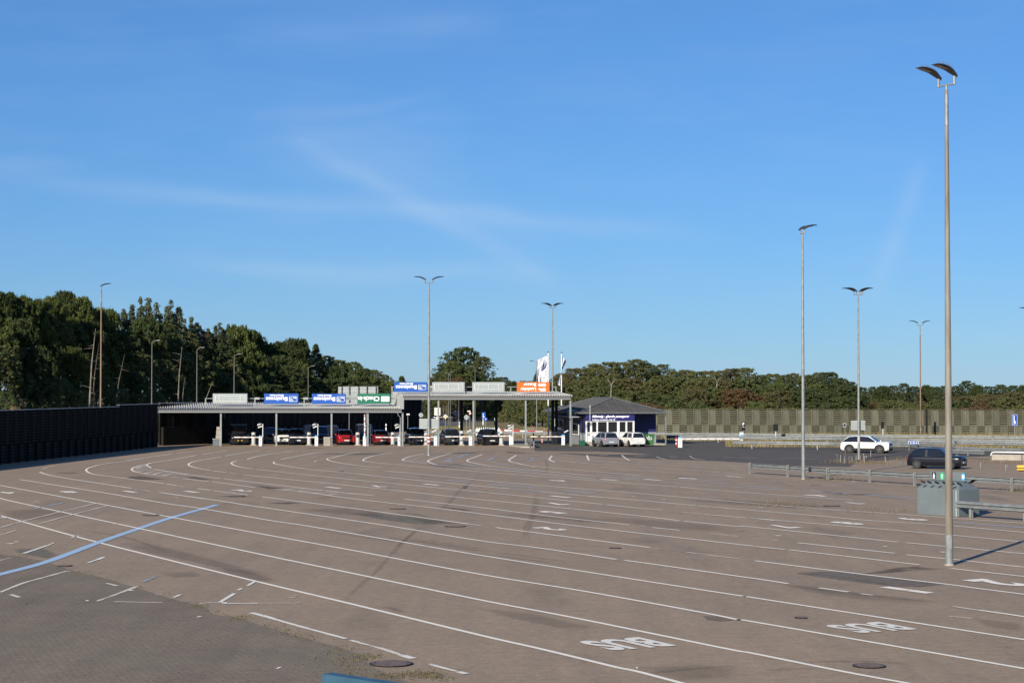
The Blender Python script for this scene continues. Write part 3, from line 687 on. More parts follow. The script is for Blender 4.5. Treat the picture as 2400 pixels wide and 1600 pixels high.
highc = canopy('high_canopy', -11.15, 6.0, 5.03, .36, 8.0, (1027.5, 1109.5, 1232, 1337), 'higher corrugated canopy over the truck booths, between low canopy and ticket office')
# step wall between the two roofs, downpipes, rear posts
mb = MB(); f0 = Vector((-11.2, DF - .02, 0)); d = AX * 8.0
for k in range(6):
    z0 = 3.75 + k * .21
    mb.prism([f0 + Vector((0, 0, z0)), f0 + Vector((-.05, 0, z0 + .10)), f0 + Vector((0, 0, z0 + .20)), f0 + Vector((.05, 0, z0 + .1))], d + Vector((0, 0, .42)))
mb.build('step_wall', M['roof_sheet'], highc)
MB().box(-11.35, -10.95, DF - .07, DF + .02, 3.75, 5.0).build('corner_flashing', M['gutter'], highc)
MB().tube([(-36.02, DF + .1, 3.4), (-36.0, DF + .25, 3.0), (-36.0, DF + .25, .05)], .05, 8).build('downpipe', M['gutter'], lowc)
MB().tube([(-11.6, DF - .02, 3.4), (-11.5, DF + .1, 3.1), (-11.32, DF + .2, 2.9), (-11.30, DF + .2, .05)], .045, 8).build('downpipe', M['gutter'], lowc)
for px in (1082, 1163, 1295.5, 1304): 
    p = A(px, 1000, DF + 7); MB().box(p.x - .15, p.x + .15, p.y - .15, p.y + .15, .01, 5.1).build('rear_post', M['black'], highc)  # black stands for the shade on the posts under the roof
for px in (590, 700, 830, 915):
    p = A(px, 1000, DF + 7.4); MB().box(p.x - .1, p.x + .1, p.y - .1, p.y + .1, .01, 3.9).build('rear_post', M['black'], lowc)
# gantries that carry the signs
def gantry(x0px, x1px, yrail, D, ybase, posts, label, boxes):
    r = empty('sign_gantry', (0, 0, 0), 0, label, 'gantry')
    a = A(x0px, yrail, D); b = A(x1px, yrail, D)
    MB().tube([a, b], .045, 8).build('rail', M['galv'], r)
    for px in posts:
        p = A(px, yrail, D); q = A(px, ybase, D); MB().box(p.x - .06, p.x + .06, D - .05, D + .05, q.z - .3, p.z + .05).build('post', M['galv'], r)
    for px in boxes:
        p = A(px, yrail, D); MB().box(p.x - .25, p.x + .25, D - .16, D - .04, p.z - .1, p.z + .11).build('junction_box', M['sign_back'], r)
    return r
gantry(482, 940, 933.5, 189.0, 947, (482, 597.5, 713, 828, 914), 'long thin sign gantry standing on the low canopy roof', (603, 717))
gantry(917, 1303, 906.5, 189.0, 919, (919, 1010, 1092, 1197, 1303), 'sign gantry on the high canopy roof behind the flags', (1012,))
def board(x0, x1, y0, y1, D, mface, label, name='lane_sign', depth=.12):
    a = A(x0, y1, D); b = A(x1, y0, D); r = empty(name, (a.x, D, a.z), 0, label, 'sign'); w_ = b.x - a.x; h_ = b.z - a.z
    MB().box(0, w_, -depth, 0, 0, h_).build('sign_panel', mface, r, bevel=.012)
    r['w'] = w_; r['h'] = h_; return r, w_, h_
def upside(mb, s, w_, h_, x0, x1, y0, y1, bold=.025, y=-.126):  # photo fractions of the panel, measured from its top left; text turned by 180 degrees
    X0 = x0 * w_; X1 = x1 * w_; Z0 = (1 - y0) * h_; Z1 = (1 - y1) * h_
    put_text(mb, s, (X1, y, Z0), (X0 - X1, 0, 0), (0, 0, Z1 - Z0), bold)
def rrect(x0, x1, z0, z1, r, y, n=4):
    pts = []
    for cx, cz, a0 in ((x1 - r, z1 - r, 0), (x0 + r, z1 - r, 90), (x0 + r, z0 + r, 180), (x1 - r, z0 + r, 270)):
        for k in range(n + 1):
            a = R(a0 + 90 * k / n); pts.append(Vector((cx + r * math.cos(a), y, cz + r * math.sin(a))))
    return pts
def ring(mb, x0, x1, z0, z1, r, t, y):
    o = rrect(x0, x1, z0, z1, r, y); i = rrect(x0 + t, x1 - t, z0 + t, z1 - t, max(.005, r - t), y); n = len(o)
    mb.add(o + i, [(k, (k + 1) % n, n + (k + 1) % n, n + k) for k in range(n)])
def business(x0, x1, y0, y1, label):
    r, w_, h_ = board(x0, x1, y0, y1, 188.6, M['blue_sign'], label)
    mb = MB(); upside(mb, 'Business', w_, h_, .05, .685, .33, .72, .03); upside(mb, 'BlueClass', w_, h_, .165, .57, .09, .28, .03); mb.build('lettering', M['letter'], r)
    mb = MB(); X0, X1, Z0, Z1 = .73 * w_, .965 * w_, .22 * h_, .73 * h_; ring(mb, X0, X1, Z0, Z1, .06 * h_, .028 * h_, -.126); mb.build('logo_frame', M['letter'], r)
    mb = MB(); c = Vector((X0 + .03, -.127, Z0 + .03)); rr = (Z1 - Z0) * .82
    mb.poly([c] + [c + Vector((math.cos(R(a)) * rr * .95, 0, math.sin(R(a)) * rr)) for a in range(0, 91, 10)]); mb.build('logo_wave', M['sign_back'], r)
    mb = MB(); put_text(mb, 'Blue', (X1 - .08, -.128, Z1 - .08), (-(X1 - X0) * .42, 0, 0), (0, 0, -(Z1 - Z0) * .28), .03); mb.build('logo_lettering', M['letter'], r)
    return r
def blank(x0, x1, y0, y1, label):
    r, w_, h_ = board(x0, x1, y0, y1, 188.6, M['sign_back'], label)
    mb = MB(); ring(mb, .06 * w_, .94 * w_, .22 * h_, .80 * h_, .01, .035, -.1275); mb.build('raised_frame', M['sign_frame'], r)
    mb = MB()
    for f in (.07, .2, .5, .8): mb.box(f * w_, f * w_ + .05, -.16, -.122, .24 * h_, .78 * h_)
    for f in (.09, .83): mb.box(f * w_, (f + .10) * w_, -.155, -.122, .49 * h_, .52 * h_)
    mb.build('stiffening_rib', M['sign_frame'], r); return r
blank(499, 580, 922, 945, 'blank grey sign panel, seen from its framed side, leftmost above the low canopy')
business(619.3, 699.5, 922, 946, 'blue Business BlueClass sign hung upside down, left one above the low canopy')
business(731.3, 811, 922.3, 946.2, 'blue Business BlueClass sign hung upside down, next to the green check-in sign')
business(923.7, 1001.3, 895, 918, 'blue Business BlueClass sign hung upside down above the high canopy')
blank(1013, 1089, 895, 917.5, 'blank grey framed sign panel on the high canopy, right beside the blue sign')
blank(1107, 1182.5, 895, 917.5, 'blank grey framed sign panel on the high canopy, next before the orange sign')
r, w_, h_ = board(837.8, 915.4, 922, 945.8, 188.6, M['green_sign'], 'green Check-in sign hung upside down above the low canopy')
mb = MB(); upside(mb, 'Check-in', w_, h_, .015, .665, .27, .74, .028); mb.build('lettering', M['letter'], r)
mb = MB(); pts = rrect(.72 * w_, .965 * w_, .22 * h_, .73 * h_, .06 * h_, -.126); mb.poly(pts); mb.build('ticket_symbol', M['letter'], r)
mb = MB(); mb.quad((.735 * w_, -.13, .56 * h_), (.95 * w_, -.13, .56 * h_), (.95 * w_, -.13, .62 * h_), (.735 * w_, -.13, .62 * h_)); mb.quad((.915 * w_, -.13, .36 * h_), (.935 * w_, -.13, .36 * h_), (.935 * w_, -.13, .41 * h_), (.915 * w_, -.13, .41 * h_)); mb.build('ticket_stripe', M['green_sign'], r)
r, w_, h_ = board(1211.5, 1288, 895, 918, 188.6, M['orange_sign'], 'orange Lastbiler Busser sign hung upside down above the high canopy')
mb = MB(); upside(mb, 'Busser', w_, h_, .195, .585, .10, .43, .02); upside(mb, 'Lastbiler', w_, h_, .10, .585, .56, .90, .02); mb.build('lettering', M['letter'], r)
def vehicle_symbol(mb, w_, h_, x0, x1, y0, y1, truck):
    X0, X1, Zt, Zb = x0 * w_, x1 * w_, (1 - y0) * h_, (1 - y1) * h_; H_ = Zt - Zb; W_ = X1 - X0; y = -.127
    mb.poly([(X0, y, Zt - .18 * H_), (X1, y, Zt - .18 * H_), (X1, y, Zb + .1 * H_), (X1 - .05 * W_, y, Zb), (X0 + (.28 if truck else .04) * W_, y, Zb), (X0 + (.24 if truck else 0) * W_, y, Zb + (.3 if truck else .12) * H_), (X0, y, Zb + (.45 if truck else .2) * H_)])
    for f in (.15, .7, .85): c = Vector((X0 + f * W_, y + .0, Zt - .15 * H_)); mb.poly([c + Vector((.055 * W_ * math.cos(a * .7854), -.001, .17 * H_ * math.sin(a * .7854))) for a in range(8)])
mb = MB(); vehicle_symbol(mb, w_, h_, .66, .885, .12, .42, False); mb.build('bus_symbol', M['letter'], r)
mb = MB(); vehicle_symbol(mb, w_, h_, .66, .885, .60, .90, True); mb.build('truck_symbol', M['letter'], r)
mb = MB(); X0, X1 = .68 * w_, .87 * w_
for k in range(6): mb.quad((X0 + k * (X1 - X0) / 6, -.131, .66 * h_), (X0 + (k + .7) * (X1 - X0) / 6, -.131, .66 * h_), (X0 + (k + .7) * (X1 - X0) / 6, -.131, .71 * h_), (X0 + k * (X1 - X0) / 6, -.131, .71 * h_))
mb.build('bus_windows', M['orange_sign'], r)
# large road sign seen from behind
r = empty('road_sign', (0, 0, 0), 0, 'large grey road sign seen from behind, above and behind the green check-in sign', 'sign')
a = A(792.5, 950, 214); b = A(886, 905.5, 214); MB().box(a.x, b.x, 214, 214.05, a.z, b.z).build('sign_panel', M['sign_back'], r)
mb = MB(); mb.box(a.x, b.x, 213.94, 214, b.z - .6, b.z - .55); mb.build('horizontal_rib', M['sign_frame'], r)
for f in (.09, .28, .51, .72, .95): x = a.x + f * (b.x - a.x); MB().box(x - .05, x + .05, 213.8, 213.995, .01 if f in (.28, .72) else a.z, b.z + (.12 if f in (.28, .72) else 0)).build('post', M['fascia'], r)
r = empty('mesh_panel', (0, 0, 0), 0, 'grey perforated panel between the blue and the green sign', 'sign'); a = A(811, 937, 190); b = A(837.5, 925, 190)
mb = MB()
for k in range(14): x = a.x + k * (b.x - a.x) / 14; mb.box(x, x + .055, 190, 190.02, a.z, b.z)
for k in range(7): z = a.z + k * (b.z - a.z) / 7; mb.box(a.x, b.x, 189.98, 190, z, z + .04)
mb.build('grille', M['sign_back'], r)
# ------------------------------------------------------------------ barriers
def barrier(px, py, w_px, h_px, arm_to, arm_y, label, arm_th=.10, raised=False):
    g = G(px, py); D = g.y; s = D / F; r = empty('barrier_gate', (g.x, g.y, 0), 0, label, 'barrier', 'parking barriers of the check-in lanes'); w = w_px * s / 2; h = h_px * s
    mb = MB(); mb.box(-w, w, -.2, .2, .01, h - .09); mb.build('cabinet', M['white'], r, bevel=.05)
    MB().box(-w * .95, w * .95, -.19, .19, h - .085, h + .05).build('cap', M['bluetop'], r, bevel=.04)
    MB().box(-.03, .03, -.212, -.201, h * .5, h * .62).build('lock', M['black'], r)
    za = HC - (arm_y - 911) * s; sgn = 1 if arm_to > px else -1; ln = abs(arm_to - px) * s
    if raised:
        a = MB().box(-.055, .055, -.28, -.22, h * .7, h * .7 + ln).build('arm', M['white'], r)
        for k in range(4): MB().box(-.045, .045, -.286, -.281, h + .3 + k * .55, h + .45 + k * .55).build('reflective_strip', M['red'], a)
    else:
        a = MB().box(min(0, sgn * ln), max(0, sgn * ln), -.28, -.22, za - arm_th / 2, za + arm_th / 2).build('arm', M['white'], r, bevel=.01)
        n = max(3, int(ln / .75))
        for k in range(n): x = sgn * (.45 + k * (ln - .5) / n); MB().box(x - .14, x + .14, -.286, -.281, za - arm_th * .12, za + arm_th * .22).build('reflective_strip', M['red'], a)
    return r
BAR = [(611, 1045.3, 7.8, 24, 549, 1024, 'white barrier in front of the dark van with a yellow plate', 0), (742, 1045, 8, 24, 680, 1024, 'white barrier in front of the dark compact suv with chrome badge area', 0), (855, 1045, 8, 24, 912, 1020, 'white barrier with its arm raised between the two red cars', 1), (936.3, 1044.8, 8, 24, 881, 1024, 'white barrier with its arm across the small red car', 0),
       (1021, 1044.3, 8, 24, 957, 1023.3, 'white barrier in front of the black suv behind the double lamp', 0), (1103, 1044.2, 8, 24, 1042, 1022.5, 'white barrier in front of the grey suv', 0), (1197.5, 1043.8, 8.3, 24, 1131, 1021, 'white barrier in front of the black car next to the white post', 0), (1320, 1043, 8, 24, 1243, 1022.5, 'white barrier beside the navy ticket office with its arm to the left', 0), (1594, 1048.8, 10, 24.5, 1732, 1028, 'large white barrier on the dark asphalt right of the ticket office', 0)]
for px, py, wp, hp, at, ay, lb, ra in BAR: barrier(px, py, wp, hp, at, ay, lb, .13 if px > 1500 else .10, bool(ra))
def terminal(px, D, h, label, dark=False):
    x = (px - 1200) / F * D; r = empty('ticket_terminal', (x, D, 0), 0, label, 'ticket machine', 'round grey ticket terminals between the lanes')
    mb = MB(); mb.tube([(0, 0, .01), (0, 0, h - .05), (0, 0, h)], [.21, .21, .19], 18); mb.build('housing', M['terminal'], r, smooth=True)
    MB().box(-.13, .13, -.225, -.17, h * .62, h * .82).build('screen', M['black'], r, bevel=.01)
    MB().box(-.3, .3, -.25, .25, .012, .11).build('plinth', M['concrete'], r)
for px, h, lb in ((595, 1.35, 'round grey ticket terminal between the van and the white car'), (725, 1.35, 'round grey ticket terminal right of the dark compact suv'), (839, 1.35, 'round grey ticket terminal right of the bright red suv'), (921, 1.35, 'round grey ticket terminal right of the small red car'), (999, 1.3, 'round ticket terminal just left of the double lamp post'), (1082, 1.5, 'round ticket terminal right of the grey suv'), (1175, 1.5, 'round ticket terminal right of the black car next to the white post')):
    terminal(px, 188.3, h, lb)
def cam_post(px, D, h, label, mount=None):
    x = (px - 1200) / F * D; r = empty('camera_post', (x, D, 0), 0, label, 'camera post', 'camera posts of the check-in lanes')
    MB().tube([(0, 0, .01), (0, 0, h)], .04, 8).build('post', M['white'], r)
    for z, dx in ((h - .28, -.28), (h - .02, -.34)):
        c = MB().tube([(dx - .18, -.12, z - .10), (dx + .15, .05, z + .03)], .075, 8).build('camera', M['white'], r); MB().tube([(dx + .1, .02, z), (0, 0, z - .05)], .02, 6).build('bracket', M['galv'], c)
        if z > h - .1: MB().tube([(dx - .12, 0, z + .06), (dx + .12, 0, z + .10)], .09, 8).build('hood', M['black'], c)
for px, h, lb in ((616.5, 2.25, 'white camera post right beside the barrier at the white car'), (745.5, 2.25, 'white camera post right beside the barrier of the dark compact suv'), (868, 2.1, 'camera post at the canopy column between the red cars'), (938, 2.2, 'camera post at the last column of the low canopy'), (1202.5, 2.15, 'slim white camera post right of the black car')):
    cam_post(px, 186.6, h, lb)
def bullet(px, py, D, label):
    p = A(px, py, D); r = empty('security_camera', p, 0, label, 'camera', 'small bullet cameras on the canopy posts')
    MB().tube([(-.28, -.2, -.12), (.1, 0, .06)], .07, 8).build('housing', M['white'], r); MB().tube([(.1, 0, .05), (.28, .06, .05)], .02, 6).build('bracket', M['galv'], r)
for px, py, lb in ((1020, 1009, 'small white camera on the canopy post left of the grey suv'), (1102, 1009, 'small white camera on the canopy post right of the grey suv'), (1329, 1010, 'small white camera on the last post beside the ticket office')): bullet(px, py, 185.9, lb)
# ------------------------------------------------------------------ ticket office
OX, OY = 7.55, 187.3                         # front left wall corner
off = empty('ticket_office', (OX, OY, 0), TH, 'navy blue ticket office with grey hipped roof and white framed windows', 'building')
W1, W2, DP = 5.05, 8.1, 16.6                 # width of glazed part, whole width, depth
ze = 3.38
# walls
mb = MB(); mb.box(0, W1, .0, DP, 1.3, ze); mb.box(W1 + .002, W2, 2.6, DP, 1.3, ze); mb.build('wall', M['navy'], off)
mb = MB(); mb.box(.002, W1 - .002, .06, DP - .002, .0, 1.298); mb.box(W1 + .002, W2 - .002, 2.56, DP - .002, .0, 1.298); mb.build('grey_plinth_boards', M['gable_grey'], off)
mb = MB()
for k in range(9): mb.box(-.03, -.002, 0, DP, 1.33 + k * .2, 1.335 + k * .2 + .01)
for k in range(6): mb.box(-.02, -.001, .1, DP - .01, .1 + k * .2, .115 + k * .2)
for k in range(6): mb.box(W1 + .02, W2, 2.53, 2.558, .1 + k * .2, .115 + k * .2)
mb.build('board_joint', M['fascia'], off)
mb = MB(); mb.box(.02, W1 - .02, -.04, .055, .42, 1.30); o = mb.build('white_parapet', M['white'], off)
mb = MB(); mb.box(0, W1, -.10, .05, .0, .41); mb.box(W1 + .1, W2 + .45, .5, 2.5, .0, .18); mb.build('concrete_base', M['concrete'], off)
# fascia board with lettering
fs = MB().box(-.02, W1 + .02, -.14, -.002, 2.53, 3.24).build('sign_board', M['navy_sign'], off)
def tpos(x, y): p = A(x, y, 187.5); return (p.x - OX) / math.cos(TH) * 1.0, p.z
def otext(s, x0, x1, y0, y1, parent, bold=.035):
    X0, Zb = tpos(x0, y1); X1, Zt = tpos(x1, y0); mb = MB(); put_text(mb, s, (X0, -.145, Zb), (X1 - X0, 0, 0), (0, 0, Zt - Zb), bold, .25); mb.build('lettering', M['letter'], parent)
otext('Billetsalg - gående passagerer', 1387, 1475.5, 972.5, 979.5, fs, .05); otext('Indgang modsatte side', 1387, 1435, 981.3, 985.8, fs, .03)
mb = MB(); X, Zc = tpos(1439, 983); mb.poly([(X - .12, -.145, Zc - .035), (X, -.145, Zc - .035), (X, -.145, Zc - .10), (X + .13, -.145, Zc), (X, -.145, Zc + .10), (X, -.145, Zc + .035), (X - .12, -.145, Zc + .035)]); mb.build('arrow', M['letter'], fs)
# windows
def wx(px): return max(0, tpos(px, 1000)[0])
for x0, x1 in ((1373, 1398), (1400.5, 1422.5), (1425, 1447), (1452, 1467), (1470, 1484)):
    a, b = wx(x0), wx(x1); mb = MB(); mb.box(a - .06, b + .06, -.09, -.005, 1.32, 1.40); mb.box(a - .06, b + .06, -.09, -.005, 2.44, 2.52); mb.box(a - .06, a + .02, -.09, -.005, 1.401, 2.439); mb.box(b - .02, b + .06, -.09, -.005, 1.401, 2.439)
    if x1 == 1398: mb.box(a + .40, a + .62, -.085, -.004, 1.402, 2.438)
    f = mb.build('window', M['white'], off); MB().box(a + .02, b - .02, -.03, -.01, 1.40, 2.44).build('pane', M['glass'], f)
MB().box(wx(1447) + .06, wx(1452) - .06, -.1, -.003, .45, 2.515).build('white_panel', M['white'], off)
MB().box(W1 - .16, W1 + .02, -.11, -.001, .42, 2.515).build('corner_board', M['white'], off)
MB().box(-.05, .10, -.11, -.001, .42, 2.515).build('corner_board', M['white'], off)
MB().tube([(.25, -.10, 1.15), (.25, -.04, 1.15)], .13, 14).build('round_vent', M['gable_grey'], off)
# side windows, door, porch roof
for y0, y1, z0, z1 in ((3.0, 6.2, 1.0, 2.2), (10.2, 14.6, 1.35, 2.55)):
    mb = MB(); mb.box(-.10, -.032, y0, y1, z0, z0 + .1); mb.box(-.10, -.032, y0, y1, z1 - .1, z1); mb.box(-.10, -.032, y0, y0 + .14, z0 + .1, z1 - .1); mb.box(-.10, -.032, y1 - .14, y1, z0 + .1, z1 - .1)
    if y0 > 9: mb.box(-.10, -.032, (y0 + y1) / 2 - .06, (y0 + y1) / 2 + .06, z0 + .1, z1 - .1)
    f = mb.build('window', M['white'], off); MB().box(-.06, -.034, y0 + .14, y1 - .14, z0 + .1, z1 - .1).build('pane', M['glass'], f)
mb = MB(); mb.box(-1.2, -.035, 1.6, 13, 2.86, 2.98); mb.build('porch_roof', M['gable_grey'], off)
mb = MB(); mb.box(-1.15, -1.08, 1.5, 1.6, .0, 2.86); mb.build('porch_post', M['galv'], off)
MB().box(-1.0, -.2, 3.4, 4.2, 2.985, 3.62).build('air_conditioner', M['sign_back'], off, bevel=.03)
MB().tube([(.32, -.42, 2.6), (.32, -.42, 4.15)], .025, 6).build('antenna', M['white'], off)
mb = MB(); mb.box(W2 + .3, W2 + .42, .1, .22, .0, 3.0); mb.build('corner_post', M['galv'], off)
# hipped roof
e0, e1, f0_, f1_ = -.8, W2 + .62, -.30, DP + .7; xm = (e0 + e1) / 2; hr = 1.46; ins = (e1 - e0) / 2
Rv = [(e0, f0_, ze), (e1, f0_, ze), (e1, f1_, ze), (e0, f1_, ze), (xm, f0_ + ins, ze + hr), (xm, f1_ - ins, ze + hr)]
mb = MB(); mb.add(Rv, [(0, 1, 4), (1, 2, 5, 4), (2, 3, 5), (3, 0, 4, 5), (0, 3, 2, 1)]); rf = mb.build('roof', M['roof_felt'], off)
mb = MB()
def rib(a, b, r=.035): mb.tube([Vector(a) + Vector((0, 0, .02)), Vector(b) + Vector((0, 0, .02))], r, 5)
for i, j in ((0, 4), (1, 4), (3, 5), (2, 5), (4, 5)): rib(Rv[i], Rv[j], .06)
for k in range(1, 8):
    t = k / 8; b = Vector(Rv[0]).lerp(Vector(Rv[1]), t)
    s = min(t, 1 - t) * 2; top = Vector((b.x, f0_ + ins * s, ze + hr * s)); rib(b, top)
for k in range(1, 14):
    yy_ = f0_ + k * (f1_ - f0_) / 14; s = min(1, (yy_ - f0_) / ins, (f1_ - yy_) / ins); rib((e0, yy_, ze), (e0 + ins * s, yy_, ze + hr * s))
mb.build('roof_seam', M['fascia'], rf)
mb = MB(); mb.box(e0 - .02, e1 + .02, f0_ - .06, f0_ + .02, ze - .12, ze + .01); mb.box(e0 - .04, e0 + .03, f0_, f1_, ze - .12, ze + .005); mb.box(e1 - .03, e1 + .04, f0_, f1_, ze - .12, ze + .005)
mb.build('eaves_board', M['fascia'], rf)
mb = MB(); mb.box(e0 - .05, e1 + .05, f0_ - .12, f0_ - .062, ze - .04, ze + .015); mb.build('gutter', M['galv_dull'], rf)
# ------------------------------------------------------------------ cars
def car(px, py, L_, W_, H_, rz, m, label, kind='hatch', lit=0, plate='plate', rack=False, mirror=None, blk=False, detail=True, name='parked_car', group=None, y_off=0, D=None):
    g = G(px, py) if D is None else Gz(px, D); r = empty(name, (g.x, g.y, .02), rz, label, 'van' if kind == 'van' else 'car', group)
    P = {'hatch': dict(hood=.64, belt=.60, ws=.27, rf=.07, rr=-.35, rb=-.485, nose=.90), 'suv': dict(hood=.64, belt=.62, ws=.24, rf=.06, rr=-.42, rb=-.485, nose=.92),
         'small': dict(hood=.62, belt=.62, ws=.30, rf=.08, rr=-.42, rb=-.49, nose=.86), 'van': dict(hood=.52, belt=.55, ws=.36, rf=.22, rr=-.47, rb=-.495, nose=.84), 'cross': dict(hood=.66, belt=.62, ws=.27, rf=.09, rr=-.34, rb=-.485, nose=.95)}[kind]
    zb = .19; wr = .335 if kind in ('suv', 'van', 'cross') else .31; hz, bz = H_ * P['hood'], H_ * P['belt']; hw = W_ / 2
    xs = [-.5, -.485, -.45, -.38, -.30, -.2, -.05, .1, P['ws'], P['ws'] + .06, .38, .44, .475, .494, .5]
    xs = sorted(set(xs)); mb = MB(); rings = []
    for t in xs:
        x = t * L_; e = max(0, (abs(t) - .40) / .10); wsc = 1 - .13 * e ** 2.2
        front = max(0, (t - P['ws']) / (.5 - P['ws']))
        zs = bz + (hz * P['nose'] - bz) * (front ** 2.0) if t > P['ws'] else bz
        zt = zs + .02
        zbb = zb + .10 * max(0, (abs(t) - .45) / .05)
        if t <= -.485: zs -= .02 if t > -.5 else .12; zt = zs
        if t >= .494: zs -= .04 if t < .5 else .14; zt = zs
        w_ = hw * wsc
        half = [(0, zbb), (w_ * .86, zbb), (w_ * .96, zbb + .07), (w_ * .985, (zbb + zs) * .48), (w_, zs * .80), (w_ * .975, zs - .05), (w_ * .90, zs), (w_ * .5, zt + .03), (0, zt + .045)]
        full = half + [(-a, b) for a, b in half[-2:0:-1]]
        rings.append([(x, a, b) for a, b in full])
    n = len(rings[0]); vs = [v for q in rings for v in q]; fs = []
    for i in range(len(rings) - 1):
        for k in range(n): fs.append((i * n + k, (i + 1) * n + k, (i + 1) * n + (k + 1) % n, i * n + (k + 1) % n))
    fs.append(tuple(range(n))[::-1]); fs.append(tuple((len(rings) - 1) * n + k for k in range(n))); mb.add(vs, fs)
    mb.build('body', m, r, smooth=True)
    # cabin
    wb, wt = hw * .93, hw * (.84 if kind == 'van' else .74); x1, x2, x3, x4 = P['ws'] * L_, P['rf'] * L_, P['rr'] * L_, P['rb'] * L_; zc = bz - .02; zr = H_ - .03
    xm_ = (x2 + x3) / 2
    V = [(x1, wb * .9, zc), (x1, -wb * .9, zc), (x4, wb * .92, zc), (x4, -wb * .92, zc), (x2, wt * .93, zr - .03), (x2, -wt * .93, zr - .03), (x3, wt * .90, zr - .05), (x3, -wt * .90, zr - .05),
         (xm_, wt, zr - .01), (xm_, -wt, zr - .01), (xm_, 0, zr + .045), (x2, 0, zr + .005), (x3, 0, zr - .015), (xm_, wb, zc), (xm_, -wb, zc)]
    mb = MB(); mb.add(V, [(0, 1, 5, 11, 4), (3, 2, 6, 12, 7), (0, 4, 8, 13), (13, 8, 6, 2), (1, 14, 9, 5), (14, 3, 7, 9), (4, 11, 10, 8), (8, 10, 12, 6), (11, 5, 9, 10), (10, 9, 7, 12)])
    mb.build('cabin', m, r, bevel=.07, smooth=True)
    def panel(nm, q, ins, push, mm):
        q = [Vector(v) for v in q]; c = sum(q, Vector()) / len(q); nn = (q[1] - q[0]).cross(q[2] - q[0]).normalized()
        if nn.dot(c - Vector((0, 0, bz))) < 0: nn = -nn
        q2 = [v + (c - v).normalized() * ins + nn * push for v in q]; return MB().prism(q2, nn * .006).build(nm, mm, r)
    G_ = M['glass']
    panel('windscreen', [V[0], V[1], V[5], V[4]], .09, .014, G_); panel('rear_window', [V[3], V[2], V[6], V[7]], .10, .014, G_)
    for s in (0, 1):
        b0, tf, tm, bm2, tr, br = [(0, 4, 8, 13, 6, 2), (1, 5, 9, 14, 7, 3)][s]
        panel('side_window', [V[b0], V[tf], V[tm], V[bm2]], .09, .012, G_)
        if kind != 'van': panel('side_window', [V[bm2], V[tm], V[tr], V[br]], .09, .012, G_)
    wx_ = [L_ * .31, -L_ * .31]
    for x in wx_:
        for s in (1, -1):
            if blk: MB().tube([(x, s * (hw - .25), wr), (x, s * (hw + .008), wr)], wr * 1.38, 24).build('wheel_arch', M['black'], r)
            t = MB().tube([(x, s * (hw - .22), wr), (x, s * (hw + .002), wr), (x, s * (hw + .016), wr)], [wr, wr, wr * .93], 22).build('wheel', M['tyre'], r)
            if detail:
                mb = MB(); mb.tube([(x, s * (hw + .010), wr), (x, s * (hw + .02), wr)], wr * .20, 10)
                for a in range(5):
                    an = a * 2 * math.pi / 5 + .3; d = Vector((math.cos(an), 0, math.sin(an))); p = Vector((-d.z, 0, d.x)) * wr * .09; c0 = Vector((x, s * (hw + .018), wr))
                    mb.prism([c0 + d * wr * .15 + p, c0 + d * wr * .15 - p, c0 + d * wr * .66 - p, c0 + d * wr * .66 + p], (0, s * .008, 0))
                ring_ = [Vector((x + wr * q * math.cos(a * .314), s * (hw + .019), wr + wr * q * math.sin(a * .314))) for q in (.62, .70) for a in range(20)]
                mb.add(ring_, [(k, (k + 1) % 20, 20 + (k + 1) % 20, 20 + k) for k in range(20)]); mb.build('rim', M['rim'], t)
    if not blk:
        for x in wx_:
            for s in (1, -1): MB().tube([(x, s * (hw - .3), wr + .03), (x, s * (hw - .0), wr + .03)], wr * 1.13, 20).build('wheel_arch', M['black'], r)
    fz = bz + (hz * P['nose'] - bz)
    hx = L_ * .487; tl = .38 if kind in ('hatch', 'small') else .34
    for s in (1, -1):
        mb = MB(); mb.prism([(hx - .16, s * hw * .84, fz * .74), (hx + .0, s * hw * .56, fz * .74), (hx + .0, s * hw * .56, fz * .90), (hx - .22, s * hw * .86, fz * .93)], (.05, s * .02, 0)); mb.build('headlight', M['head_lit'] if lit else M['head'], r)
        mb = MB(); mb.prism([(-L_ * .495, s * hw * .72, bz * .66), (-L_ * .480, s * hw * .935, bz * .66), (-L_ * .475, s * hw * .92, bz * .98), (-L_ * .49, s * hw * .74, bz * .98)], (-.03, s * .015, 0)); mb.build('tail_light', M['tail'], r)
        mx_ = x1 - .12; MB().box(mx_ - .07, mx_ + .07, s * hw * 1.0, s * (hw + .19), zc + .02, zc + .16).build('wing_mirror', mirror or m, r, bevel=.04)
        MB().box(-L_ * .3 + .4, L_ * .3 - .4, s * (hw * .985), s * (hw * .995), zb + .0, zb + (.24 if blk else .07)).build('sill', M['black'], r)
    MB().box(L_ * .485, L_ * .503, -hw * .52, hw * .52, fz * .70, fz * .88).build('grille', M['black'], r, bevel=.01)
    MB().box(L_ * .47, L_ * .502, -hw * .80, hw * .80, .21, .52 if blk else .36).build('front_bumper', M['black'], r, bevel=.02)
    MB().box(-L_ * .502, -L_ * .47, -hw * .80, hw * .80, .21, .55 if blk else .30).build('rear_bumper', M['black'], r, bevel=.02)
    pl = M[plate]
    MB().box(L_ * .503, L_ * .503 + .02, -.26, .26, .42, .53).build('number_plate', pl, r); MB().box(-L_ * .5 - .025, -L_ * .498, -.26, .26, .44, .55).build('number_plate', M['plate'], r)
    if detail and kind != 'van':
        for s in (1, -1):
            for x in (0.0, -L_ * .17): MB().box(x - .006, x + .006, s * hw * .985, s * (hw * .999), .32, bz - .08).build('door_seam', M['black'], r)
            for x in (-.18, -L_ * .17 - .2): MB().box(x - .08, x + .08, s * hw * .99, s * (hw + .012), bz * .80, bz * .80 + .025).build('door_handle', M['black'], r)
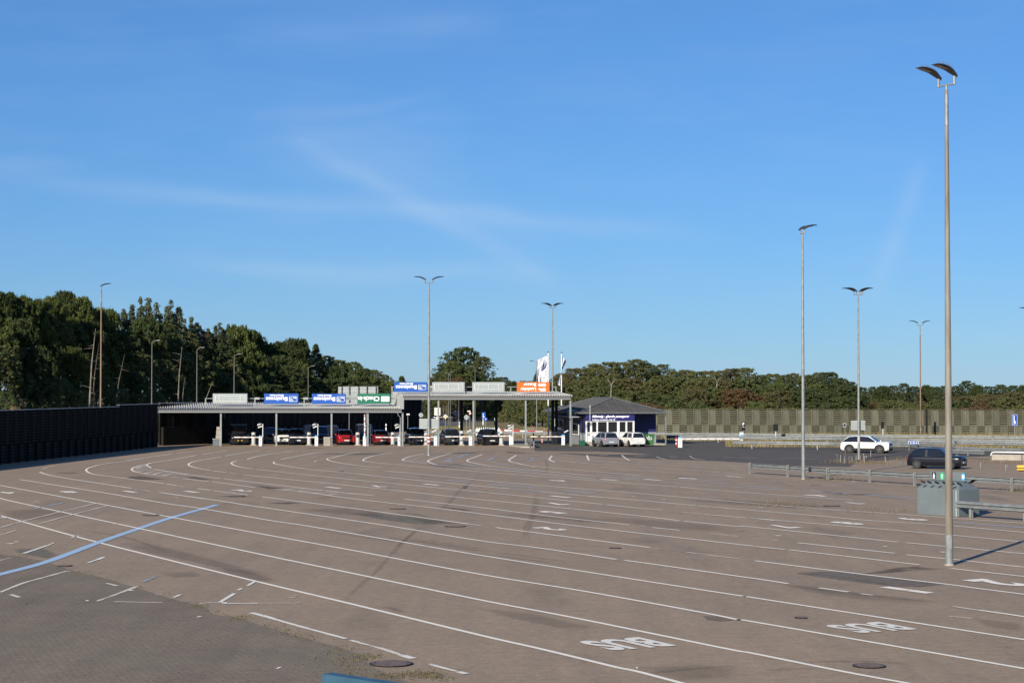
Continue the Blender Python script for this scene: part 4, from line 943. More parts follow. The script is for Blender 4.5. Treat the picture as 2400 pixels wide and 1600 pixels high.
    if rack:
        mb = MB()
        for x in (x2 - .5, x3 + .5): mb.box(x - .04, x + .04, -wt, wt, H_ + .05, H_ + .09)
        mb.build('roof_rack', M['galv'], r)
    return r
C = {'black': mat('black_car_paint', (.010, .011, .014), .18, coat=.6), 'dgrey': mat('dark_grey_car_paint', (.045, .048, .053), .25, .3, coat=.6), 'white': mat('white_car_paint', (.72, .72, .70), .25, coat=.6), 'silver': mat('silver_car_paint', (.40, .42, .45), .3, .5, coat=.5),
     'red': mat('red_car_paint', (.36, .008, .012), .22, coat=.7), 'dred': mat('dark_red_car_paint', (.20, .006, .012), .25, coat=.6), 'blue': mat('dark_blue_car_paint', (.005, .006, .014), .3, coat=.25), 'sblue': mat('slate_blue_car_paint', (.05, .075, .11), .25, coat=.5), 'dgreen': mat('dark_green_car_paint', (.02, .026, .024), .25, coat=.5)}
HD = R(-90) + R(11)
QG = 'cars queueing at the booths'
car(560, 1041.4, 4.9, 1.94, 1.99, HD, C['black'], 'tall black van with roof bars and yellow number plate at the leftmost booth', 'van', 0, 'plate_yellow', rack=True, name='van', group=QG)
car(662, 1040.9, 4.6, 1.88, 1.62, HD, C['white'], 'white car half hidden behind the second canopy post', 'hatch', name='queueing_car', group=QG)
car(634, 1037.5, 4.6, 1.86, 1.68, HD, C['black'], 'black car behind the barrier post, between the van and the white car', 'suv', name='queueing_car', group=QG)
car(695, 1041.4, 4.5, 1.86, 1.66, HD, C['blue'], 'dark blue-black compact suv right beside the white car', 'suv', name='queueing_car', group=QG)
car(748, 1037.5, 4.8, 1.86, 1.80, HD, C['sblue'], 'dark blue people carrier behind the camera post of the second barrier', 'van', name='queueing_car', group=QG)
car(778, 1033.5, 4.7, 1.86, 1.74, HD, C['blue'], 'dark blue car in the second row, left of the bright red suv', 'suv', name='queueing_car', group=QG)
car(727, 1030.5, 4.6, 1.82, 1.72, HD, C['black'], 'black car in the second row behind the dark compact suv', 'suv', name='queueing_car', group=QG)
car(808, 1041.4, 4.4, 1.86, 1.56, HD, C['red'], 'bright red suv with lit running lights', 'suv', 1, name='queueing_car', group=QG)
car(853, 1034.5, 5.0, 1.95, 1.92, HD, C['dgreen'], 'large dark green-black van behind the raised barrier', 'van', name='van', group=QG)
car(892, 1041.4, 4.3, 1.80, 1.50, HD, C['dred'], 'small dark red car behind a lowered barrier', 'cross', 0, name='queueing_car', group=QG)
car(976, 1041.4, 4.7, 1.90, 1.72, HD, C['black'], 'black suv just left of the double lamp post', 'suv', name='queueing_car', group=QG)
car(1057, 1041.4, 4.5, 1.86, 1.62, HD, C['dgrey'], 'dark grey suv with chrome bumper under the high canopy', 'suv', name='queueing_car', group=QG)
car(1145, 1041.9, 4.6, 1.84, 1.64, HD, C['black'], 'black crossover, rightmost in the booth queue', 'cross', 0, name='queueing_car', group=QG)
car(961, 994, 4.6, 1.82, 1.55, R(-100), C['sblue'], 'slate blue car with lights on, driving in on the access road', 'hatch', 1, name='driving_car', detail=False)
car(1042, 987.5, 4.4, 1.8, 1.5, R(170), C['black'], 'black car on the far road beside the yellow diamond sign', 'hatch', 1, name='driving_car', detail=False)
car(1069, 983.8, 4.6, 1.85, 1.62, R(-110), C['sblue'], 'grey-blue car on the far road right of the twin poles', 'suv', name='driving_car', detail=False)
car(1418, 1046.3, 3.6, 1.66, 1.48, R(90) + R(11) + R(8), C['silver'], 'small silver hatchback parked facing the ticket office', 'small')
car(1481, 1046.3, 3.5, 1.64, 1.47, R(90) + R(11) + R(8), C['white'], 'small white hatchback parked beside the green bin', 'small', blk=False)
kia = car(2031, 1061, 4.42, 1.82, 1.57, R(-24), C['white'], 'white crossover with black wheel arches driving behind the pole island', 'cross', name='driving_car', blk=True)
d208 = car(2196, 1098, 4.0, 1.75, 1.50, R(-30), C['blue'], 'dark navy hatchback driving behind the recycling container', 'hatch', name='driving_car')
# driver of the navy hatchback, at the open side window
def person(loc, rz, label):
    me = bpy.data.meshes.new('person'); pts = [(0, 0, 0), (0, 0, .28), (0, 0, .46), (.01, 0, .56), (.03, 0, .66), (.03, 0, .74), (.0, .19, .42), (.10, .26, .24), (.34, .24, .30), (.0, -.19, .42), (.10, -.26, .24), (.32, -.16, .30)]
    rad = [.17, .17, .13, .055, .085, .06, .065, .05, .035, .065, .05, .035]
    me.from_pydata(pts, [(0, 1), (1, 2), (2, 3), (3, 4), (4, 5), (2, 6), (6, 7), (7, 8), (2, 9), (9, 10), (10, 11)], [])
    o = bpy.data.objects.new('person', me); col.objects.link(o); o.location = loc; o.rotation_euler = (0, 0, rz); s = o.modifiers.new('skin', 'SKIN')
    for i, q in enumerate(me.skin_vertices[0].data): q.radius = (rad[i], rad[i])
    me.skin_vertices[0].data[0].use_root = True
    o.modifiers.new('sub', 'SUBSURF').levels = 1; o.data.materials.append(M['skin'])
    return tag(o, label, 'person')
for s in (-1, 1): pass
cs = Vector((math.cos(R(-30)), math.sin(R(-30)), 0)); sn = Vector((-cs.y, cs.x, 0))
person(Vector(d208.location) + cs * .15 - sn * .36 + Vector((0, 0, .48)), R(-30), 'driver seated in the navy hatchback with one arm raised')
# ------------------------------------------------------------------ lamp posts
def head_mesh(L_=.95, W_=.34):
    mb = MB(); prof = [(-.10, -.03, .07, .12), (.0, .03, .09, .17), (.15, .11, .10, .30), (.35, .19, .085, .36), (.60, .245, .06, .36), (.82, .255, .045, .30), (.95, .24, .03, .18)]
    rings = [[(x * L_ / .95, y, z) for y, z in ((-w / 2, zc), (-w * .3, zc + t / 2), (w * .3, zc + t / 2), (w / 2, zc), (w * .3, zc - t / 2), (-w * .3, zc - t / 2))] for x, zc, t, w in [(a, b, c, d * W_ / .34) for a, b, c, d in [(a, b, c * 1.35, d) for a, b, c, d in prof]]]
    vs = [v for q in rings for v in q]; fs = []
    for i in range(len(rings) - 1):
        for k in range(6): fs.append((i * 6 + k, (i + 1) * 6 + k, (i + 1) * 6 + (k + 1) % 6, i * 6 + (k + 1) % 6))
    fs += [tuple(range(6))[::-1], tuple(range(36, 42))]; return mb.add(vs, fs)
def lamp_post(px, py, ptop, arm, heads, label, mp='galv', D=None, rb=.12, rt=.055, spikes=False, group='tall parking lot lamp posts', hs=1.0):
    g = G(px, py) if D is None else Gz(px, D); H = HC + (911 - ptop) * g.y / F; r = empty('lamp_post', (g.x, g.y, .012), 0, label, 'lamp post', group)
    MB().tube([(0, 0, 0), (0, 0, 1.2), (0, 0, H * .5), (0, 0, H * .86), (0, 0, H)], [rb, rb * .97, rb * .76, rt * 1.25, rt * 1.1], 18).build('pole', M[mp], r, smooth=True)
    if mp != 'galv' and mp != 'galv_dull': MB().tube([(0, 0, H * .925), (0, 0, H * .99)], [rt * 1.28, rt * 1.2], 14).build('pole_sleeve', M['galv'], r, smooth=True)
    MB().tube([(0, 0, 0), (0, 0, .05)], rb * 1.25, 14).build('base_flange', M['concrete'], r)
    if mp == 'pole_rust': MB().tube([(0, 0, .05), (0, 0, 1.0)], rb * 1.01, 18).build('base_sleeve', M['galv'], r, smooth=True)
    MB().box(-.05, .05, -rb * 1.05, -rb * .8, .55, .95).build('service_door', M['galv_dull'], r)
    MB().tube([(0, 0, H - .02), (0, 0, H + .16)], .035, 8).build('spigot', M['galv'], r)
    a = Vector((math.cos(R(arm)), math.sin(R(arm)), 0)); hl = .36 * hs
    if len(heads) > 1: MB().tube([a * -hl + Vector((0, 0, H + .15)), a * hl + Vector((0, 0, H + .15))], .032, 8).build('crossarm', M['galv'], r)
    for s, ang in heads:
        p = a * (hl * s) if len(heads) > 1 else Vector((0, 0, 0)); 
        MB().tube([p + Vector((0, 0, H + .13)), p + Vector((0, 0, H + .40))], .05, 10).build('lamp_neck', M['galv'], r)
        hm = head_mesh().build('lamp_head', M['lamp'], r, smooth=True); hm.location = p + Vector((0, 0, H + .45)); hm.rotation_euler = (0, 0, R(ang)); hm.scale = (hs,) * 3
        MB().add([(.30, -.13, .128), (.80, -.12, .222), (.80, .12, .222), (.30, .13, .128)], [(0, 1, 2, 3)]).build('lamp_glass', M['lampglass'], hm)
        if spikes:
            mb = MB()
            for k in range(12):
                x = .12 + k * .06; z = .13 + .12 * math.sin(min(1, x / .5) * 1.4)
                for q in (-1, 0, 1): mb.tube([(x, q * .03, z), (x + .01, q * .07, z + .13)], .003, 3)
            mb.build('bird_spikes', M['galv'], hm)
    return r, H
lamp_post(2225, 1325, 209, -58, ((-1, 212), (1, 212)), 'tallest nearest lamp post with brown stained pole, right of the recycling container', 'pole_rust', rb=.128, rt=.055, spikes=True)
lamp_post(1883, 1123, 553, -75, ((-1, 28), (1, 28)), 'pale grey lamp post standing at the guardrail, both heads pointing right', 'galv')
lampC, HCc = lamp_post(1005, 1067, 667, 0, ((-1, 172), (1, 8)), 'lamp post with red and white band in front of the booth row', 'galv', rb=.13)
lampD, HD_ = lamp_post(2013, 1076, 695, 0, ((-1, 165), (-.45, 200), (.45, -20), (1, 15)), 'four-headed lamp post on the weedy island by the white crossover', 'galv', rb=.11)
lamp_post(1295, 1030, 725, 0, ((-1, 165), (-.45, 200), (.45, -20), (1, 15)), 'four-headed lamp post rising behind the flags', 'galv', D=210, rb=.12)
lamp_post(2157, 1019, 765, 0, ((-1, 170), (1, 10)), 'thin brown rusty lamp post in front of the sunlit fence', 'pole_brown', D=228, rb=.10)
lamp_post(236.5, 1040, 681, 0, ((0, 12),), 'brown rusty single-headed lamp post behind the dark left fence', 'pole_brown', D=180, rb=.11)
lamp_post(2421, 1040, 737, 0, ((-1, 172), (1, 8)), 'lamp post whose head just reaches in at the right edge', 'galv', D=186)
# bands and boards on the posts
for k, (z0, z1) in enumerate(((.98, 1.15), (1.17, 1.3), (1.32, 1.45), (1.47, 1.6), (1.62, 1.74))): MB().tube([(0, 0, z0), (0, 0, z1)], .137, 16).build('reflective_band', M['red'] if k % 2 == 0 else M['white'], lampC)
def plate_on(post, x0, x1, y0, y1, label, dy=.16):
    D = post.location.y + dy; a = A(x0, y1, D); b = A(x1, y0, D); r = empty('traffic_sign', (post.location.x, D, a.z), 0, label, 'sign')
    MB().box(a.x - post.location.x, b.x - post.location.x, 0, .03, 0, b.z - a.z).build('sign_panel', M['sign_back'], r, bevel=.01)
    mb = MB(); mb.box(a.x - post.location.x, b.x - post.location.x, -.012, -.001, 0, .03); mb.box(a.x - post.location.x, b.x - post.location.x, -.012, -.001, b.z - a.z - .03, b.z - a.z); mb.build('sign_edge', M['sign_frame'], r)
plate_on(lampC, 982.7, 1027, 981, 1004, 'grey back of a wide sign clamped to the red and white banded lamp post')
plate_on(lampD, 1994.5, 2028, 985.5, 1007, 'grey back of a sign clamped to the four-headed lamp post on the island')
MB().tube([(0, 0, 1.35), (0, 0, 1.95)], .112, 14).build('faded_sticker', mat('faded_sticker', (.48, .36, .34), .7, rgb2=(.38, .39, .39), vscale=12), lampD)
def street_lamp(px, ptop, H, label, flip=1, m='street_pole', arm=.65):
    D = H; H = HC + (911 - ptop) * D / F; r = empty('street_lamp', Gz(px, D), 0, label, 'street lamp', 'street lamps along the road')
    MB().tube([(0, 0, 0), (0, 0, H - .28)], [.07, .04], 10).build('pole', M[m], r, smooth=True)
    pts = [(flip * t * arm, 0, H - .28 + .28 * math.sin(min(1, t * 1.1) * 1.57)) for t in (0, .1, .3, .55, .8, 1)]; MB().tube(pts, .035, 8).build('curved_arm', M[m], r)
    MB().box(flip * arm - .22, flip * arm + .22, -.09, .09, H - .07, H + .02).build('lamp_head', M['lamp'] if m == 'galv' else M['galv_dull'], r, bevel=.04)
for a in ((356, 797, 197, 'curved-arm street lamp left of the canopies, nearest of the row in front of the wood'), (461.6, 813.5, 207, 'curved-arm street lamp above the blank sign panel'), (548.8, 829, 217, 'curved-arm street lamp just right of the blank sign panel'), (722.5, 857, 248, 'faint distant street lamp between the two blue signs'),
          (1113.5, 858, 300, 'thin street lamp in front of the big round tree', -1), (1051, 871, 300, 'left one of the twin thin lamp poles before the round tree'), (1055.5, 873, 290, 'right one of the twin thin lamp poles before the round tree', -1)): street_lamp(*a)
street_lamp(1258, 845, 240, 'black-headed street lamp at the left of the large flag', -1, 'galv', .7)
for px, y0, lb in ((987.5, 935, 'left thin grey pole behind the double lamp post'), (991.5, 935, 'right thin grey pole behind the double lamp post')):
    D = 262; o = MB().tube([Gz(px, D), A(px, y0, D)], .09, 8).build('thin_pole', M['galv_dull']); tag(o, lb, 'pole')
# ------------------------------------------------------------------ flags
def flag(px, D, ptop, label_p, label_f, w_, h_, furl):
    g = Gz(px, D); H = HC + (911 - ptop) * D / F; r = empty('flagpole', g, 0, label_p, 'flagpole')
    MB().tube([(0, 0, 0), (0, 0, H)], [.09, .05], 12).build('pole', M['white'], r, smooth=True); MB().tube([(0, 0, H), (0, 0, H + .10)], .10, 10).build('finial', M['flag_blue'], r, smooth=True)
    def surf(u, v):  # u away from the pole 0..1, v downwards 0..1
        ww = w_ * (1 - .25 * max(0, v - .6)) if not furl else w_ * (.35 + .55 * abs(math.sin(v * 5.2 + .9)) * (1 - v * .2))
        x = -.08 - ww * u if not furl else ww * (.7 - 1.5 * v) * u
        y = .26 * math.sin(u * 7 + v * 5) * u + .10 * math.sin(u * 15 - v * 9) * u + (.22 * math.sin(u * 9) if furl else 0)
        z = H - .35 - v * h_ - (.42 * w_ * u ** 1.2 * (1 - v * .7) if not furl else .5 * u * (1 - v))
        return Vector((x, y, z))
    fr = empty('flag', g, 0, label_f, 'flag'); nu, nv = 14, 26; mb = MB()
    mb.add([surf(i / nu, j / nv) for j in range(nv + 1) for i in range(nu + 1)], [(j * (nu + 1) + i, j * (nu + 1) + i + 1, (j + 1) * (nu + 1) + i + 1, (j + 1) * (nu + 1) + i) for j in range(nv) for i in range(nu)])
    fl = mb.build('cloth', M['flag'], fr, smooth=True); so_ = fl.modifiers.new('t', 'SOLIDIFY'); so_.thickness = .012; so_.offset = 1
    mb = MB()
    def patch(fn, n=18, m=5, off=.02):
        for s in (-1, 1):
            vs = []
            for i in range(n + 1):
                for j in range(m + 1): u, v = fn(i / n, j / m); p = surf(u, v); p.y += s * off; vs.append(p)
            mb.add(vs, [(i * (m + 1) + j, (i + 1) * (m + 1) + j, (i + 1) * (m + 1) + j + 1, i * (m + 1) + j + 1) for i in range(n) for j in range(m)])
    if not furl:  # emblem: nested crescents sweeping up to the pole side
        for q0, q1, sh in ((.62, 1.0, 0), (.20, .56, .02)):
            def fn(t, j, q0=q0, q1=q1, sh=sh):
                a = R(-75 + 205 * t); rad = (q0 + (q1 - q0) * j); th = math.sin(math.pi * min(1, t * 1.02)) ** .7; rad = q0 + (q1 - q0) * (.5 + (j - .5) * th)
                return .50 + .40 * rad * math.sin(a) * -1.1 + sh, .31 + .19 * rad * math.cos(a) * 1.0 + .06 * (1 - t) - .08 * t
            patch(fn)
        patch(lambda t, j: (.80 - .55 * t ** .8 + .05 * j, .40 - .26 * t + .02 * j * (1 - t) + .05 * j))
        patch(lambda t, j: (.30 + .45 * t, .79 + .02 * j - .02 * t), m=2)
        patch(lambda t, j: (.72 - .1 * t + .12 * j * (1 - t), .82 + .16 * t), m=2)
    else:
        patch(lambda t, j: (t, .30 + .16 * j)); patch(lambda t, j: (t, .68 + .22 * j))
    mb.build('emblem', M['flag_blue'], fr)
flag(1285, 197, 826, 'white flagpole just right of the orange sign', 'large white flag with a navy swirl emblem, hanging left of its pole', 1.08, 2.9, False)
flag(1316, 204, 827, 'white flagpole rising behind the roof of the ticket office', 'narrow folded white and navy flag, right of the larger flag', .95, 3.3, True)
# ------------------------------------------------------------------ guardrails
def wbeam(pts, z0, h, side):   # folded rail profile swept along ground points
    q = [(0, 0), (.0, .04), (-.11, .14), (-.11, .34), (0, .42), (0, .58), (-.11, .66), (-.11, .86), (0, .96), (0, 1)]
    prof = [(a, b * h) for a, b in q] + [(a + .012, b * h) for a, b in q[::-1]]
    vs = []; n = len(prof)
    for i, p in enumerate(pts):
        d = (pts[min(i + 1, len(pts) - 1)] - pts[max(0, i - 1)]).normalized(); nn = Vector((-d.y, d.x, 0)) * side
        vs += [p + nn * a + Vector((0, 0, z0 + b)) for a, b in prof]
    mb = MB(); mb.add(vs, [(i * n + k, (i + 1) * n + k, (i + 1) * n + (k + 1) % n, i * n + (k + 1) % n) for i in range(len(pts) - 1) for k in range(n)] + [tuple(range(n)), tuple((len(pts) - 1) * n + k for k in range(n))[::-1]])
    return mb
def guardrail(px, label, posts=None, h=.75, step=4.0, side=1, pside=1, double=False, z0=.43, overhang=.0, box=False, width=.05):
    P_ = [G(x, y) if D is None else Gz(x, D) for x, y, D in px]; o = P_[0].copy(); r = empty('guardrail', o, 0, label, 'guardrail', 'steel guardrails')
    pts = [p - o for p in P_]
    d0 = (pts[1] - pts[0]).normalized(); ext = [pts[0] - d0 * overhang] + pts
    bm_ = wbeam(ext, z0, h - z0, side); bm_.build('beam', M['galv'], r)
    if double: wbeam(ext, z0, h - z0, -side).build('beam', M['galv'], r)
    # posts
    cum = [0]
    for i in range(1, len(pts)): cum.append(cum[-1] + (pts[i] - pts[i - 1]).length)
    if posts is None:
        s = 0; locs = []
        while s < cum[-1]:
            i = max(j for j in range(len(cum)) if cum[j] <= s); i = min(i, len(pts) - 2); locs.append((pts[i].lerp(pts[i + 1], (s - cum[i]) / (cum[i + 1] - cum[i])), math.atan2(*(pts[i + 1] - pts[i]).yx))); s += step
    else: locs = [(G(x, y) - o, math.atan2(*(pts[-1] - pts[0]).yx)) for x, y in posts]
    src = None
    for p, a in locs:
        if src is None:
            mb = MB(); hh = h + (.04 if pside < 0 else -.04); ys = [pside * v for v in (.02, .04, .12, .14)]; mb.box(-width, width, min(ys[0], ys[1]), max(ys[0], ys[1]), 0, hh); mb.box(-width, width, min(ys[2], ys[3]), max(ys[2], ys[3]), 0, hh); mb.box(-.012, .012, min(ys[1], ys[2]), max(ys[1], ys[2]), 0, hh)
            src = mb.build('post', M['galv_dull'], r); q = src
        else: q = src.copy(); col.objects.link(q)
        q.location = p; q.rotation_euler = (0, 0, a)
    return r
guardrail([(1760, 1110.6, None), (1848.5, 1117, None), (1942, 1124.8, None), (2041, 1130.3, None), (2146, 1137.5, None), (2260, 1144.5, None), (2373.5, 1151.8, None), (2700, 1173, None)], 'front guardrail with sturdy posts running from mid-right behind the recycling container', posts=[(1760, 1110.6), (1848.5, 1117), (1942, 1124.8), (2041, 1130.3), (2146, 1137.5), (2260, 1144.5), (2373.5, 1151.8)], overhang=.35, width=.055, side=-1, pside=-1)
guardrail([(2273, 1214, None), (2400, 1223.5, None), (2560, 1236, None)], 'nearest short guardrail at the right edge, in front of the recycling container', posts=[(2273, 1214), (2400, 1223.5)], overhang=.75, width=.07)
guardrail([(1762, 1051.5, None), (1818, 1052.5, None), (1944, 1054, None), (2131, 1059, None), (2240, 1066.5, None), (2400, 1072, None), (2520, 1078, None)], 'guardrail starting right of the big white barrier and passing behind the white crossover', step=6.5, overhang=2.0)
guardrail([(1225, 0, 216), (1560, 0, 213), (2000, 0, 204), (2480, 0, 195)], 'long guardrail nearest to the sunlit noise fence', step=6)
guardrail([(1560, 0, 200), (1950, 0, 192), (2130, 0, 187), (2480, 0, 182)], 'second long guardrail, in front of the one along the fence', step=6)
guardrail([(2057, 1045, 182), (2230, 0, 176), (2236, 0, 176)], 'short guardrail starting behind the white crossover, below the blue direction sign', step=6)
guardrail([(2234, 0, 178), (2480, 0, 172)], 'guardrail beginning right of the tallest lamp post below the fence', step=5)
guardrail([(2150, 1070, None), (2308, 1078, None)], 'low guardrail ending beside the pale concrete block barrier', step=5)
guardrail([(1232.5, 1043, None), (1249.5, 1050, None)], 'very short slanting guardrail stub beside the last barrier lane', posts=[(1233.5, 1043.5), (1249, 1050)], overhang=.15)
guardrail([(975, 0, 222), (1135, 0, 219), (1290, 0, 216)], 'guardrail behind the queueing cars, seen under the high canopy', step=6)
# pale concrete barrier with pipe rail at the right edge
p = G(2325, 1078); q = G(2440, 1080); d = (q - p); r = empty('concrete_barrier', p, math.atan2(d.y, d.x), 'pale concrete barrier topped by a white pipe at the right edge', 'barrier')
MB().box(0, 2.4, -.15, .15, .012, .48).build('block', M['concrete'], r, bevel=.03); MB().box(2.45, 5, -.15, .15, .012, .48).build('block', M['concrete'], r, bevel=.03)
MB().tube([(-.1, 0, .38), (.0, 0, .62), (.2, 0, .66), (5, 0, .66)], .05, 8).build('pipe_rail', M['white'], r)
# blue steel rail near the camera
p0 = G(754, 1578, .58); p1 = G(905, 1601, .58); d = (p1 - p0).normalized(); p1 = p0 + d * 3.2; nn = Vector((-d.y, d.x, 0)); r = empty('steel_barrier', (p0.x, p0.y, 0), math.atan2(d.y, d.x), 'blue painted steel barrier end at the bottom edge of the picture', 'barrier')
MB().box(0, 3.2, 0, .26, .30, .58).build('beam', M['blue_rail'], r, bevel=.012); MB().box(.5, .62, .06, .2, .012, .30).build('post', M['blue_rail'], r); MB().box(2.5, 2.62, .06, .2, .012, .30).build('post', M['blue_rail'], r)
# ------------------------------------------------------------------ recycling container
fl = Vector((18.7, 84.9, .012)); rzc = math.atan2(-.78, .62); r = empty('recycling_container', fl, rzc, 'blue-grey recycling container with sorting symbols by the tallest lamp post', 'recycling container')
cw, cdp, ch = 2.38, 1.5, 1.22
mb = MB(); a = .06; base = [(0, 0), (cw, 0), (cw, cdp), (0, cdp)]; V = [(x, y, 0) for x, y in base] + [(x, y, ch) for x, y in base] + [(.28, .38, 1.56), (cw - .28, .38, 1.56), (cw - .28, cdp - .38, 1.56), (.28, cdp - .38, 1.56)]
mb.add(V, [(3, 2, 1, 0), (0, 1, 5, 4), (1, 2, 6, 5), (2, 3, 7, 6), (3, 0, 4, 7), (4, 5, 9, 8), (5, 6, 10, 9), (6, 7, 11, 10), (7, 4, 8, 11), (8, 9, 10, 11)]); bd = mb.build('body', M['container'], r, bevel=.03)
MB().box(.22, cw - .18, .68, .74, 1.57, 1.99).build('sign_board', M['container'], r, bevel=.02)
mb = MB(); mb.box(cw - .16, cw - .13, -.008, -.001, .02, ch - .03); mb.build('edge_strip', M['sign_frame'], r)
sig = [(.36, mat('black_symbol_plate', (.015, .017, .02), .5), 0), (.82, mat('green_symbol_plate', (.03, .42, .18), .5), 1), (1.26, M['sign_frame'], 2), (1.42, mat('red_symbol_plate', (.55, .12, .14), .5), 2), (2.02, mat('blue_symbol_plate', (.02, .28, .52), .5), 3)]
for i, (x, mm, k) in enumerate(sig):
    wq = .11 if k == 2 else .2; z0, z1 = (1.80, 1.93) if k == 2 else (1.63, 1.95)
    if k == 1:
        c = Vector((x + .1, .672, 1.78)); pl_ = MB().poly([c + Vector((.13 * math.cos(a * .3307), 0, .16 * math.sin(a * .3307))) for a in range(19)]).build('symbol', mm, r)
    else: pl_ = MB().box(x, x + wq, .668, .679, z0, z1).build('symbol', mm, r)
    mb = MB(); y = .662
    if k == 0: mb.poly([(x + .05, y, z0 + .08), (x + .15, y, z0 + .08), (x + .15, y, z0 + .17), (x + .12, y, z0 + .21), (x + .115, y, z1 - .04), (x + .085, y, z1 - .04), (x + .08, y, z0 + .21), (x + .05, y, z0 + .17)]); mb.quad((x + .04, y, z0 + .02), (x + .16, y, z0 + .02), (x + .16, y, z0 + .05), (x + .04, y, z0 + .05))
    elif k == 1: put_text(mb, '1', (x + .07, y, 1.73), (.06, 0, 0), (0, 0, .13), .03); mb.quad((x + .05, y, 1.66), (x + .15, y, 1.66), (x + .15, y, 1.68), (x + .05, y, 1.68))
    elif k == 2: mb.poly([(x + .05, y, z0 + .02), (x + .09, y, z0 + .06), (x + .07, y, z1 - .02), (x + .04, y, z0 + .08)])
    else: mb.poly([(x + .03, y, z0 + .10), (x + .17, y, z0 + .10), (x + .17, y, z1 - .08), (x + .1, y, z1 - .05), (x + .03, y, z1 - .08)]); mb.quad((x + .05, y, z0 + .03), (x + .15, y, z0 + .03), (x + .15, y, z0 + .05), (x + .05, y, z0 + .05))
    mb.build('pictogram', M['letter'], pl_)
for x in (.05, .42, .85, 1.28, 1.72, 2.1):
    mb = MB(); mb.prism([(x, .20, 1.52), (x + .24, .20, 1.44), (x + .24, .24, 1.47), (x, .24, 1.55)], (0, .03, .02)); mb.build('flap', M['black'], r)
    mb = MB(); mb.tube([(x - .06, .02, 1.27), (x + .0, .03, 1.33), (x + .10, .05, 1.37)], .016, 6); mb.build('handle', M['black'], r)
mb = MB(); mb.prism([(cw - .2, .9, 1.5), (cw + .06, .9, 1.66), (cw + .06, .96, 1.66), (cw - .2, .96, 1.5)], (0, .3, 0)); mb.build('side_flap', M['black'], r)
# ------------------------------------------------------------------ bins and blocks
def lbox(name, px, D, w_, d_, h_, m, label, cat, rz=TH, bevel=.03, z=.02):
    r = empty(name, Gz(px, D, z), rz, label, cat); MB().box(-w_ / 2, w_ / 2, -d_ / 2, d_ / 2, 0, h_).build('body', m, r, bevel=bevel); return r
r = empty('waste_bin', Gz(1517.5, 184.6, .02), TH, 'green wheeled waste bin with white lettering beside the white hatchback', 'waste bin')
mb = MB(); mb.add([(-.50, -.45, .16), (.50, -.45, .16), (.50, .45, .16), (-.50, .45, .16), (-.6, -.5, 1.1), (.6, -.5, 1.1), (.6, .5, 1.1), (-.6, .5, 1.1)], [(3, 2, 1, 0), (4, 5, 6, 7), (0, 1, 5, 4), (1, 2, 6, 5), (2, 3, 7, 6), (3, 0, 4, 7)]); bb = mb.build('body', M['bin_green'], r, bevel=.03)
MB().box(-.63, .63, -.54, .54, 1.1, 1.22).build('lid', M['bin_green'], r, bevel=.04)
mb = MB(); put_text(mb, 'PAPIR &', (-.32, -.515, .84), (.62, 0, .0), (0, .015, .12), .03); put_text(mb, 'AFFALD', (-.32, -.505, .68), (.64, 0, 0), (0, .015, .12), .03); put_text(mb, 'o', (-.08, -.53, .98), (.14, 0, 0), (0, .0, .10), .03); mb.build('lettering', M['letter'], bb)
for x in (-.45, .45): MB().tube([(x, -.36, .09), (x + .05, -.36, .09)], .09, 10).build('wheel', M['tyre'], r)
lbox('litter_bin', 1364, 186.5, .55, .5, .55, mat('dark_green_plastic', (.01, .09, .05), .5), 'small dark green bin at the left front corner of the ticket office', 'bin')
r = lbox('notice_cabinet', 1366, 187.4, .5, .3, 1.15, M['gable_grey'], 'grey cabinet beside the left corner of the white windows', 'cabinet')
lbox('concrete_block', 767, 186.2, .68, .5, .92, M['concrete'], 'plain grey concrete block just left of the third canopy post', 'block')
r = empty('stone_stack', Gz(513, 188.4, .02), 0, 'stack of pale concrete blocks at the foot of the first canopy post', 'stone stack')
for k, (w_, h_) in enumerate(((.55, .45), (.5, .55), (.42, .5), (.36, .35))): MB().box(-w_ / 2, w_ / 2, -.25, .25, .02 + sum((.46, .56, .51, .36)[:k]), .02 + sum((.46, .56, .51, .36)[:k]) + h_).build('block', M['concrete'], r, bevel=.04)
r = lbox('grit_bin', 507, 186.6, .62, .55, .66, M['container'], 'grey-green grit bin with lid in front of the stone stack', 'grit bin'); MB().box(-.36, .36, -.32, .32, .665, .74).build('lid', M['sign_back'], r, bevel=.02)
# red and white delineator posts
def bollard(px, py, h, label):
    r = empty('bollard', G(px, py, .02), 0, label, 'bollard', 'red and white bollards'); MB().tube([(0, 0, 0), (0, 0, h)], .075, 12).build('post', M['red'], r, smooth=True)
    for z in (.28, .62): MB().tube([(0, 0, h * z), (0, 0, h * (z + .14))], .078, 12).build('reflective_band', M['white'], r)
    MB().tube([(0, 0, 0), (0, 0, .05)], .16, 12).build('foot', M['black'], r)
bollard(1250.3, 1037, 1.0, 'red and white bollard at the tip of the last barrier arm'); bollard(1270.8, 1039, .62, 'shorter red bollard between the barrier arm and the flagpole'); bollard(1585.2, 1047, 1.0, 'red and white bollard next to the large white barrier')
